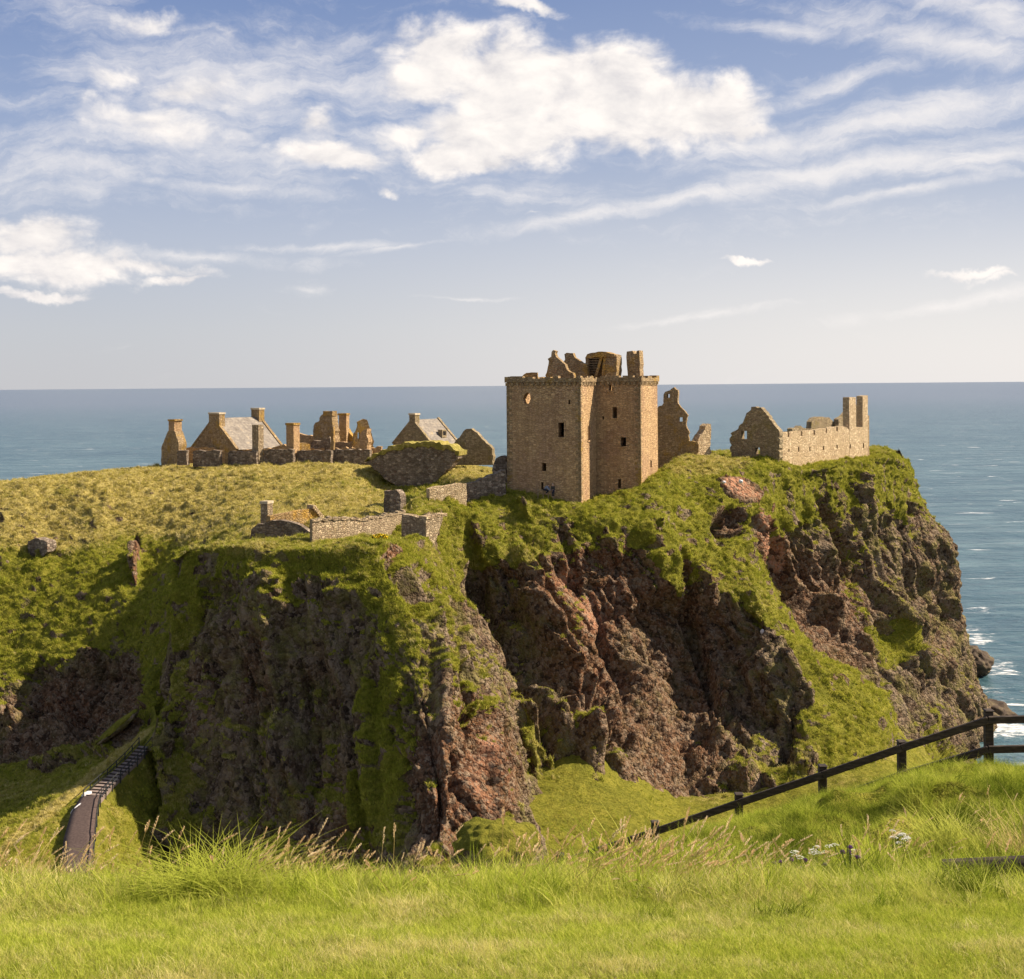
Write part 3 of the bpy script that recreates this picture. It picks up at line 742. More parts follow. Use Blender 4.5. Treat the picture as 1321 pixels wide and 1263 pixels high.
NECK = [
 [(-420,1080,142),(-250,1120,130),(-60,1118,114),(78,1160,112),(119,1160,111.5),(190,1178,114),(330,1260,118),(450,1420,118)],
 [(-100,1000,156),(-60,1060,138),(0,1080,124),(82,1090,122),(121,1090,121.5),(195,1118,126.5),(280,1190,134),(400,1300,136)],
 [(0,985,160),(30,1025,146),(70,1032,133),(102,1040,131),(128,1038,130.5),(195,1068,135),(255,1140,141),(340,1220,143)],
 [(90,960,161),(110,990,149),(130,987,141),(143,1005,138),(161,1003,137.5),(210,1035,139),(248,1085,141),(310,1150,145)],
 [(160,932,162),(168,948,153),(185,950,147),(180,970,144),(193,970,143.5),(212,992,144),(236,1040,145),(290,1110,149)],
 [(195,895,160),(198,908,154),(201,922,151),(202,935,148.5),(207,935,148),(218,952,147),(236,1000,147),(280,1070,151)],
]
NG = [.8, 1, 1, 1, 1, 1, .9, .8]
def path_still(V):
    px, py = proj(V)
    return 0.12 + 0.88 * sstep(np.abs(px - np.interp(py, [935, 970, 1003, 1038, 1090, 1160], [204, 186, 152, 115, 101, 98])) - np.interp(py, [935, 1003, 1090], [4, 12, 24]), 0, 16)
NK = terrain('grass_slope', 'shaded grassy ridge carrying the footpath to the promontory', NECK, NG, 0.22, [(150,1100,200,200,0,.5)], [], [(60,1050,90,7,-38,.9),(150,975,60,6,-38,.9),(250,1080,100,80,0,-.35)], grassamp=.8, bare=.3, still=path_still)

BASIN = [
 [(600,985,156),(615,1020,144),(628,1060,134),(640,1120,126),(650,1250,112)],
 [(690,960,156),(695,1005,147),(700,1050,137),(705,1110,127),(712,1250,112)],
 [(748,955,153),(755,1000,147),(765,1045,139),(770,1100,129),(780,1250,112)],
 [(800,965,156),(815,1012,149),(820,1050,140),(822,1090,131),(830,1250,112)],
 [(870,1012,160),(880,1040,150),(880,1065,141),(880,1095,132),(880,1250,112)],
 [(960,990,168),(960,1022,156),(960,1060,144),(960,1095,132),(960,1250,112)],
 [(1050,950,175),(1050,985,163),(1055,1020,151),(1060,1070,138),(1060,1250,115)],
 [(1130,920,182),(1135,960,170),(1140,1000,156),(1150,1050,140),(1150,1250,118)],
 [(1200,950,205),(1205,985,185),(1210,1020,165),(1215,1070,150),(1220,1250,125)],
 [(1255,975,235),(1265,1010,225),(1270,1060,215),(1280,1150,205),(1290,1350,190)],
]
BS = terrain('basin_slope', 'bright green grass apron at the foot of the middle cliff', BASIN, [.7, 1, 1, 1, 1], 0.26, [(780,1040,90,70,0,.9),(830,1000,30,20,30,-.3),(880,1050,60,40,0,.1),(1180,980,60,40,0,-.3),(1255,1000,40,60,0,-1)], [(870,1010,60,30,0,.6)], [(770,1050,120,90,0,-.4)], grassamp=.5, rockamp=.6, bare=.2)

# ---------------------------------------------------------------- near hill
NEAR = [
 [(-420,1500,2.6),(-420,1263,3.95),(-420,1200,4.9),(-420,1158,5.9),(-420,1200,7.2),(-420,1300,10),(-420,1400,14),(-420,1700,30)],
 [(-80,1500,2.7),(-80,1263,3.95),(-80,1200,4.9),(-80,1158,5.9),(-80,1200,7.2),(-80,1300,10),(-80,1400,14),(-80,1700,30)],
 [(200,1500,2.7),(200,1263,3.95),(200,1200,4.9),(200,1157,5.9),(200,1195,7.2),(200,1290,10),(200,1400,14),(200,1700,30)],
 [(420,1500,2.7),(420,1263,3.95),(420,1200,4.9),(420,1158,5.9),(420,1175,7.4),(420,1240,10.5),(420,1330,15),(420,1600,30)],
 [(600,1500,2.7),(600,1263,3.95),(600,1200,4.9),(600,1155,6.0),(600,1153,8.0),(600,1168,12),(600,1205,17.5),(600,1500,32)],
 [(722,1500,2.7),(722,1263,3.95),(722,1200,4.9),(722,1153,6.0),(722,1149,8.4),(722,1144,13),(722,1139,20.6),(722,1400,34)],
 [(845,1500,2.7),(845,1263,3.95),(845,1200,4.9),(845,1153,6.0),(845,1143,8.4),(845,1128,13),(845,1108,21.0),(845,1350,36)],
 [(953,1500,2.7),(953,1263,3.95),(953,1200,4.9),(953,1153,6.0),(953,1138,8.4),(953,1105,13.5),(953,1070,20.7),(953,1300,36)],
 [(1061,1500,2.7),(1061,1263,3.95),(1061,1200,4.9),(1061,1152,6.0),(1061,1133,8.4),(1061,1085,13.5),(1061,1034,20.2),(1061,1250,36)],
 [(1163,1500,2.7),(1163,1263,3.95),(1163,1200,4.9),(1163,1152,6.0),(1163,1130,8.4),(1163,1062,13.5),(1163,1003,19.8),(1163,1200,36)],
 [(1275,1500,2.7),(1275,1263,3.95),(1275,1200,4.9),(1275,1152,6.0),(1275,1126,8.4),(1275,1048,13),(1275,993,19.5),(1275,1180,36)],
 [(1400,1500,2.7),(1400,1263,3.95),(1400,1200,4.9),(1400,1150,6.0),(1400,1122,8.4),(1400,1035,13),(1400,990,19.5),(1400,1180,36)],
 [(1600,1500,2.7),(1600,1263,3.95),(1600,1200,4.9),(1600,1150,6.0),(1600,1115,8.4),(1600,1025,13),(1600,990,19.5),(1600,1180,36)],
]
V, G = loft(NEAR, [1]*8, 0.09)
N = normals(V)
if N[..., 2].mean() < 0: N = -N
yy = V[..., 1]
amp = sstep(yy, 5.6, 9.0)
d = amp * (0.30 * (np.abs(fbm(V / 1.5 + 3, 3)) * 2 - .45) + 0.10 * fbm(V / 0.5, 2)) + (1 - amp) * 0.035 * fbm(V / 0.6 + 6, 3)
d -= 0.22 * amp
d *= 1 - 0.7 * sstep(yy, 17, 20)
NV = V + np.stack([0 * d, 0 * d, d], -1)
me = grid_mesh('hillside', NV.astype(np.float32))
ndry = np.clip(0.45 + 0.5 * fbm(V / 1.3 + 2, 3), 0, 1)
fattr(me, 'grass', np.ones(NV.shape[:2])); fattr(me, 'red', np.zeros(NV.shape[:2])); fattr(me, 'dry', ndry * .6)
tag(link('hillside', me, MAT['terrain']), 'near green hillside under the lawn and the timber fence', 'terrain', kind='structure')
NN = normals(NV)
if NN[..., 2].mean() < 0: NN = -NN
def near_z(x, y):
    """height of the near hill at plan position"""
    dd = (NV[..., 0] - x) ** 2 + (NV[..., 1] - y) ** 2
    i = np.unravel_index(np.argmin(dd), dd.shape)
    return float(NV[i][2])

# ---------------------------------------------------------------- sea
def make_sea_mesh():
    ys = np.concatenate([np.linspace(120, 420, 160), np.geomspace(425, 150000, 60)])
    us = np.linspace(-1, 1, 161)
    Y, U = np.meshgrid(ys, us, indexing='ij')
    X = U * (260 + Y * 0.9)
    Vs = np.stack([X, Y, 0 * X], -1)
    Vs[..., 2] = 0.25 * fbm(np.stack([X / 18, Y / 9, 0 * X], -1), 3) * sstep(Y, 500, 300)
    me = grid_mesh('sea', Vs.astype(np.float32))
    px, py = proj(Vs)
    f = np.zeros(px.shape)
    for (x, y, rx, ry, s) in [(1258,787,30,8,.9),(1255,822,42,20,.85),(1290,862,42,16,.9),(1275,890,55,9,.75),(1300,905,40,16,.6),(1300,940,60,22,.9),(1290,965,60,10,.5),(1245,700,16,60,.15),(1262,930,30,30,.5)]:
        f = np.maximum(f, s * sstep(np.sqrt(((px - x) / rx) ** 2 + ((py - y) / ry) ** 2), 1.3, 0.3))
    fattr(me, 'foam', f)
    tag(link('sea', me, MAT['sea']), 'grey blue sea with whitecaps reaching the horizon', 'sea', kind='structure')
make_sea_mesh()
# ---------------------------------------------------------------- masonry helpers
class MB:
    def __init__(self):
        self.v, self.f = [], []
    def add(self, vs, fs):
        b = len(self.v)
        self.v += [tuple(map(float, x)) for x in vs]
        self.f += [tuple(i + b for i in q) for q in fs]
    def box(self, o, ex, ey, ez):
        """box from corner o with edge vectors"""
        o, ex, ey, ez = map(np.array, (o, ex, ey, ez))
        c = [o, o+ex, o+ex+ey, o+ey, o+ez, o+ex+ez, o+ex+ey+ez, o+ey+ez]
        self.add(c, [(0,3,2,1),(4,5,6,7),(0,1,5,4),(1,2,6,5),(2,3,7,6),(3,0,4,7)])
    def prism(self, loops, fn, thick):
        """loops of (s,z): outer then holes; fn(s,z,depth)->xyz; extruded from depth 0 to thick"""
        pts = [p for l in loops for p in l]
        n = len(pts)
        tri = tessellate_polygon([[Vector((p[0], p[1], 0)) for p in l] for l in loops])
        b = len(self.v)
        self.v += [tuple(fn(s, z, 0)) for s, z in pts] + [tuple(fn(s, z, thick)) for s, z in pts]
        for t in tri:
            self.f.append(tuple(b + i for i in t))
            self.f.append(tuple(b + n + i for i in reversed(t)))
        k = 0
        for l in loops:
            m = len(l)
            for i in range(m):
                a, c = k + i, k + (i + 1) % m
                self.f.append((b + a, b + c, b + n + c, b + n + a))
            k += m
    def build(self, name, m, parent=None, smooth=False):
        me = bpy.data.meshes.new(name)
        me.from_pydata(self.v, [], self.f)
        bm = bmesh.new(); bm.from_mesh(me)
        bmesh.ops.recalc_face_normals(bm, faces=bm.faces)
        bm.to_mesh(me); bm.free()
        if smooth:
            me.polygons.foreach_set('use_smooth', [True] * len(me.polygons))
        return link(name, me, MAT[m] if isinstance(m, str) else m, parent)

class Plane:
    """vertical plane through the ground point seen at px at depth Y; t = turn of its normal to the left (degrees)"""
    def __init__(self, px, Y, t, py=600, xy=None):
        p = P(px, py, Y) if xy is None else np.array([xy[0], xy[1], 0.0])
        self.o = np.array([p[0], p[1], 0.0])
        self.e = np.array([math.cos(R(t)), -math.sin(R(t)), 0.0])
        self.b = np.array([math.sin(R(t)), math.cos(R(t)), 0.0])
        self.t = t
    def hit(self, px, py):
        r = ray(px, py); cam0 = np.array([0, 0, EYE])
        k = np.dot(self.o - cam0, self.b) / np.dot(r, self.b)
        q = cam0 + r * k - self.o
        return float(np.dot(q, self.e)), float(q[2])
    def fn(self, s, z, d):
        return self.o + self.e * s + self.b * d + np.array([0, 0, z])
    def side(self, s):
        """plane at right angles through this one at s, facing right"""
        q = self.o + self.e * s
        return Plane(0, 0, self.t - 90, xy=q)
def ragged(pts, amp, step=0.55, rnd=None, keep=()):
    """break the edges of an outline into uneven courses; edges whose index is in keep stay straight"""
    rnd = rnd or random
    out = []
    n = len(pts)
    for i in range(n):
        a, b = pts[i], pts[(i + 1) % n]
        out.append(a)
        L = math.hypot(b[0]-a[0], b[1]-a[1])
        if i in keep or amp <= 0:
            continue
        k = int(L / step)
        nx, ny = -(b[1]-a[1]) / (L + 1e-9), (b[0]-a[0]) / (L + 1e-9)
        for j in range(1, k):
            t = (j + rnd.uniform(-.25, .25)) / k
            d = rnd.uniform(-amp, amp)
            out.append((a[0] + (b[0]-a[0])*t + nx*d, a[1] + (b[1]-a[1])*t + ny*d))
    return out
def zlow(pts, dz):
    return pts
def slab(mb, pl, pix, thick, holes=(), amp=0.14, keep=(), step=0.55, d0=0.0):
    out = ragged([pl.hit(*p) for p in pix], amp, step, keep=keep)
    hs = [[pl.hit(*p) for p in h] for h in holes]
    mb.prism([out] + hs, lambda s, z, d: pl.fn(s, z, d + d0), thick)
def rect(x0, y0, x1, y1):
    return [(x0, y0), (x1, y0), (x1, y1), (x0, y1)]
def window(pl, x0, y0, x1, y1, parent, m='keep_stone', w=0.16, proud=0.05, deep=0.5):
    """dressed stone surround of an opening, with its sill"""
    (s0, z1), (s1, z0) = pl.hit(x0, y0), pl.hit(x1, y1)
    mb = MB()
    f = pl.fn
    for (a, b, c, d) in ((s0 - w, s0 + .015, z0, z1 + w), (s1 - .015, s1 + w, z0, z1 + w), (s0 + .015, s1 - .015, z1 - .015, z1 + w)):
        mb.box(f(a, c, -proud), pl.e * (b - a), pl.b * (deep + proud), (0, 0, d - c))
    o = mb.build('window', m, parent)
    sl_ = MB()
    sl_.box(f(s0 - w - .05, z0 - .18, -proud - .06), pl.e * (s1 - s0 + 2 * w + .1), pl.b * (deep), (0, 0, .195))
    sl_.build('sill', m, o).matrix_parent_inverse = o.matrix_world.inverted()
    return o
def part_of(o):
    return o

# ---------------------------------------------------------------- the keep
def build_keep():
    base = P(750, 640, 180)
    K = empty('keep_tower', (base[0], base[1], base[2]), 'tall square roofless stone keep with ragged gables and chimney at the cliff brow', 'tower')
    F = Plane(750, 180, 20, 640)
    sA = F.hit(654, 560)[0]
    zt, zb = F.hit(750, 490)[1], 45.0
    th = 1.5
    def holes(pl, lst):
        return [[pl.hit(*p) for p in rect(*h)] for h in lst]
    def wallseg(mb, pl, s0, s1, hs=(), top=zt):
        o = [(s0, zb), (s1, zb), (s1, top), (s0, top)]
        mb.prism([o] + holes(pl, hs), pl.fn, th)
    wf = [(720, 545, 728, 564), (699, 597, 705, 608), (698, 622, 701, 634)]
    arch = [(676.5, 521), (674.5, 515), (676.5, 509), (680, 506.5), (683.5, 508), (684.5, 514), (682, 521)]
    mb = MB()
    out = [(sA, zb), (0, zb), (0, zt), (sA, zt)]
    ho = holes(F, wf) + [[F.hit(*p) for p in arch], [F.hit(*p) for p in rect(733.2, 516, 735.6, 521.5)]]
    mb.prism([out] + ho, F.fn, th)
    # re-entrant right face, wing front, wing right face
    S = F.side(0)
    sB = 7.0
    mb.prism([[(th, zb), (sB + 1.2, zb), (sB + 1.2, zt), (th, zt)]] + holes(S, [(758.3, 549, 761, 568)]), S.fn, th)
    Bp = S.o + S.e * sB
    W = Plane(0, 0, 20, xy=Bp)
    sC = W.hit(826.5, 560)[0]
    ww = [(790, 525, 796.5, 539.5), (800.5, 564, 808, 576), (785.5, 496, 791.5, 504), (776.8, 537, 779.4, 541), (797, 618, 801, 630)]
    mb.prism([[(0, zb), (sC, zb), (sC, zt), (0, zt)]] + holes(W, ww), W.fn, th)
    T = W.side(sC)
    sD = T.hit(848.5, 560)[0]
    mb.prism([[(th, zb), (sD, zb), (sD, zt), (th, zt)]] + holes(T, [(839, 594, 841, 603)]), T.fn, th)
    # far walls
    D = T.o + T.e * sD
    A = F.o + F.e * sA
    L = sB + sD
    LW = Plane(0, 0, 110, xy=A + F.b * L)            # left face (its front looks left)
    mb.prism([[(0, zb), (L - th, zb), (L - th, zt), (0, zt)]], LW.fn, th)
    back = Plane(0, 0, 20, xy=A + F.b * (L - th))
    wid = float(np.dot(D - A, F.e))
    mb.prism([[(th, zb), (wid - th, zb), (wid - th, zt - 1.2), (th, zt - 1.2)]], back.fn, th)
    wall = mb.build('wall', 'keep_stone', K)
    # inner vault over the middle storeys, added to keep light out of the inside
    fl = MB()
    z1 = F.hit(700, 530)[1]
    fl.box(A + F.e * 1.45 + F.b * 1.45 + np.array([0, 0, z1]), F.e * (-sA - 2.9), F.b * (L - 2.9), (0, 0, .5))
    z2 = W.hit(800, 510)[1]
    fl.box(Bp + F.e * 0.05 + F.b * 1.45 + np.array([0, 0, z2]), F.e * (sC - 1.5), F.b * (sD - 2.8), (0, 0, .5))
    fl.build('light_stop_slab', 'mossy_stone', K)
    # corbelled parapet with a worn wall head
    pb = MB()
    rnd = random.Random(5)
    def parapet(pl, s0, s1, z):
        s = s0
        while s < s1 - .05:
            wd = min(rnd.uniform(.45, 1.0), s1 - s)
            pb.box(pl.fn(s, z - .62, -.24), pl.e * (wd - .02), pl.b * 1.0, (0, 0, .62 + rnd.uniform(-.16, .22)))
            s += wd
        s = s0 + .1
        while s < s1 - .3:
            pb.box(pl.fn(s, z - 1.0 - rnd.uniform(0, .08), -.20), pl.e * .34, pl.b * .4, (0, 0, .40))
            s += .72
    parapet(F, sA - .2, .24, zt + .35)
    parapet(S, .0, sB - .25, zt + .35)
    parapet(W, 0, sC + .24, zt + .35)
    parapet(T, 0, sD + .2, zt + .35)
    LWs = Plane(0, 0, 110, xy=A + F.b * L)
    parapet(LWs, 0, L - .3, zt + .35)
    parapet(back, .3, wid - .3, zt - .8)
    pb.build('parapet', 'lichen_stone', K)
    rnd = random.Random(8)
    for pl_, s_, sg in ((F, 0.0, -1), (F, sA, 1), (W, sC, -1)):
        q = MB()
        z = 47.0; k = 0
        while z < zt - .95:
            h_ = rnd.uniform(.34, .46); wd = (.78 if k % 2 else .42) * rnd.uniform(.9, 1.1)
            wd2 = (.42 if k % 2 else .78) * rnd.uniform(.9, 1.1)
            e0 = pl_.fn(s_ - sg * .025, z, -.025)
            q.box(e0, pl_.e * sg * wd, pl_.b * wd2, (0, 0, h_ - .02))
            z += h_; k += 1
        q.build('quoins', 'lichen_stone', K)
    for h in wf[:2]:
        window(F, *h, K)
    for h in ww[:3]:
        window(W, *h, K)
    window(S, 758.3, 549, 761, 568, K, w=.1)
    dr = MB()
    (d0, dz1), (d1, dz0) = F.hit(698, 622), F.hit(701, 634)
    dr.box(F.fn(d0, dz0 - 2, .5), F.e * (d1 - d0), F.b * .08, (0, 0, dz1 - dz0 + 2))
    dr.build('doorway', 'unlit_void', K)  # near-black panel painted as the dark inside of the opening
    # roofs and gables above the wall head
    G1 = Plane(740, 184.5, 20, 487)
    m = MB()
    slab(m, G1, [(702, 496), (703.5, 484), (706, 477), (708, 466), (706.5, 463), (711, 460), (711.5, 454), (713.5, 451.5), (717, 453), (717.5, 460.5), (722, 464), (726, 468), (730, 474), (735, 480), (740, 484.5), (741, 496)],
         1.0, amp=.2, keep=(15,), step=.35)
    m.build('gable', 'lichen_stone', K)
    G2 = Plane(740, 191, 20, 487)
    m = MB()
    slab(m, G2, [(735, 496), (735, 481), (731, 478), (727, 467), (728, 457), (731, 455), (739, 455.5), (741, 461), (745, 463.5), (748, 465.5), (751, 468), (757, 470), (758, 496)],
         .9, amp=.2, keep=(12,), step=.35)
    m.build('gable', 'lichen_stone', K)
    m = MB()
    slab(m, Plane(680, 186, 20, 487), [(672, 496), (673, 486), (679, 481), (690.5, 480.5), (691, 496)], 1.1, amp=.1, keep=(4,), step=.4)
    m.build('stone_stub', 'orange_stone', K)
    # tall chimney
    CH = Plane(825, 191, 20, 487)
    m = MB()
    slab(m, CH, [(809.5, 498), (810, 486), (808.5, 470), (808.5, 453.5), (816, 452.5), (817.5, 456.5), (821, 456), (821.5, 452.5), (824.5, 452), (826, 498)], 2.0, amp=.07, keep=(9,), step=.6)
    m.build('chimney', 'lichen_stone', K)
    # cap house: ruined stair head with bare rafters
    CP = Plane(795, 189.5, 20, 487)
    m = MB()
    slab(m, CP, [(778, 498), (779, 476), (781, 463), (783, 459), (788, 456.5), (795, 458), (795.5, 498)], 2.6, amp=.08, keep=(6,), step=.5)
    slab(m, CP, [(755, 498), (755, 461), (758.5, 459.5), (758.5, 498)], 2.6, amp=.06, keep=(3,), step=.5)
    slab(m, CP, [(758.5, 498), (758.5, 457), (779, 457), (779, 498)], .5, amp=.05, keep=(3,), d0=2.0)
    cp = m.build('cap_house', 'lichen_stone', K)
    m = MB()
    slab(m, CP, [(756, 461), (758, 457), (765, 455), (777, 453.5), (785, 455), (793, 457), (794, 460), (780, 460.5), (757, 462)], 2.8, amp=.09, step=.4, d0=-.25)
    o = m.build('thatch', 'orange_stone', cp)
    m = MB()
    for k in range(7):
        a, z = CP.hit(758.8, 463 + k * 3.1); b, _ = CP.hit(774.5 - k * .7, 463 + k * 3.1)
        m.box(CP.fn(a, z, .1 + .12 * k), CP.e * (b - a), CP.b * .2, (0, 0, .12))
    m.build('batten', 'oak_beam', cp)
    for (x0, y0, x1, y1) in ((776, 461, 768.5, 486), (780.5, 461, 778, 486)):
        m = MB()
        a, b = CP.hit(x0, y0), CP.hit(x1, y1)
        m.prism([[(a[0]-.18, a[1]), (a[0]+.18, a[1]), (b[0]+.18, b[1]), (b[0]-.18, b[1])]], CP.fn, .3)
        oo = m.build('rafter', 'orange_stone', cp)
        for vv in oo.data.vertices: vv.co += Vector(tuple(-.12 * CP.b))
build_keep()

# ---------------------------------------------------------------- simple ruins
def ruin(name, label, cat, px, Y, t, pix, thick, m, amp=.2, keep=(), holes=(), group=None, py=590, step=.55, extra=()):
    pl = Plane(px, Y, t, py)
    b = P(px, max(p[1] for p in pix), Y)
    mb = MB()
    slab(mb, pl, pix, thick, holes, amp, keep, step)
    if not extra:
        o = mb.build(name, m)
        return tag(o, label, cat, group, 'thing'), pl
    E = empty(name, b, label, cat, group)
    mb.build('wall', m, E)
    for (nm, pix2, th2, m2, d0) in extra:
        x = MB()
        slab(x, pl, pix2, th2, (), .05, (), .6, d0)
        x.build(nm, m2, E)
    return E, pl

def house(name, label, gl, gr, apex, base, Y, t, length, mwall, mroof, ch_front=None, ch_back=None, group=None, dormer=False):
    """gabled house: gl, gr eaves of the near gable, apex, base px row"""
    pl = Plane(gr[0], Y, t, gr[1])
    b = P(gr[0], base, Y)
    E = empty(name, b, label, 'house', group)
    (s0, z0), (s1, z1), (sm, za) = pl.hit(*gl), pl.hit(*gr), pl.hit(*apex)
    ze = (z0 + z1) / 2
    zb = pl.hit(gr[0], base)[1] - 2
    sm = (s0 + s1) / 2
    mb = MB()
    g = [(s0, zb), (s1, zb), (s1, ze), (sm, za), (s0, ze)]
    mb.prism([g], pl.fn, .7)
    mb.prism([g], lambda s, z, d: pl.fn(s, z, d + length - .7), .7)
    for s in (s0, s1 - .7):
        mb.box(pl.fn(s, zb, .7), pl.e * .7, pl.b * (length - 1.4), (0, 0, ze - zb - .15))
    mb.build('wall', mwall, E)
    rf = MB()
    for sg, sa in ((1, s1), (-1, s0)):
        dx, dz = (sa - sm), (ze - za)
        l = math.hypot(dx, dz)
        ux, uz = dx / l, dz / l
        nx, nz = -uz * sg, ux * sg
        if nz < 0: nx, nz = -nx, -nz
        q = [(sm, za + .02), (sa + ux * .25, ze + uz * .25), (sa + ux * .25 + nx * .14, ze + uz * .25 + nz * .14), (sm, za + .02 + .14 / max(.3, nz))]
        rf.prism([q], lambda s, z, d: pl.fn(s, z, d + .45), length - .9)
    roof = rf.build('roof', mroof, E)
    # raised gable copings
    for d0 in (-.06, length - .52):
        cp = MB()
        q = [(s0, ze), (sm, za), (s1, ze)]
        up = [(s1 + .28, ze + .12), (sm, za + .45), (s0 - .28, ze + .12)]
        cp.prism([q + up], lambda s, z, d: pl.fn(s, z, d + d0), .58)
        cp.build('coping', mwall, E)
    def chim(pix0, pix1, d0, dl):
        a, zt_ = pl.hit(*pix0); c, _ = pl.hit(*pix1)
        h = MB()
        h.box(pl.fn(a, za - 1.8, d0), pl.e * (c - a), pl.b * dl, (0, 0, zt_ - za + 1.8 - .25))
        o = h.build('chimney', mwall, E)
        k = MB()
        k.box(pl.fn(a - .1, zt_ - .25, d0 - .1), pl.e * (c - a + .2), pl.b * (dl + .2), (0, 0, .3))
        k.build('cap', 'stone_cap', o)
    if ch_front: chim(*ch_front, -.03, 1.3)
    if ch_back:
        wd, zz = ch_back
        h = MB()
        h.box(pl.fn(sm - wd/2, za - 1.8, length - 1.3), pl.e * wd, pl.b * 1.3, (0, 0, zz + 1.8))
        o = h.build('chimney', mwall, E)
        k = MB()
        k.box(pl.fn(sm - wd/2 - .1, za + zz, length - 1.4), pl.e * (wd + .2), pl.b * 1.5, (0, 0, .3))
        k.build('cap', 'stone_cap', o)
    if dormer:
        h = MB()
        f = .62
        x0, z_ = sm + (s1 - sm) * f, za + (ze - za) * f
        h.box(pl.fn(x0, z_ - .5, length * .52), pl.e * .9, pl.b * 1.3, (0, 0, 1.35))
        o = h.build('dormer', mwall, E)
        v = MB(); v.box(pl.fn(x0 + .9, z_ - .1, length * .52 + .25), pl.e * .03, pl.b * .8, (0, 0, .7)); v.build('pane', 'unlit_void', o)
    return E, pl

def chimney_stack(label, pix, Y, t, thick, m, cap=True, group=None):
    (x0, y0, x1, y1) = pix
    pl = Plane(x0, Y, t, y1)
    s0, zt_ = pl.hit(x0, y0); s1, zb_ = pl.hit(x1, y1)
    E = empty('chimney_stack', P((x0 + x1) / 2, y1, Y), label, 'chimney', group)
    mb = MB(); mb.prism([ragged([(s0, zb_ - 2), (s1, zb_ - 2), (s1, zt_), (s0, zt_)], .03, .8, keep=(0,))], pl.fn, thick)
    mb.build('shaft', m, E)
    if cap:
        c = MB(); c.box(pl.fn(s0 - .1, zt_ - .32, -.1), pl.e * (s1 - s0 + .2), pl.b * (thick + .2), (0, 0, .36)); c.build('cap', 'orange_stone', E)
    return E

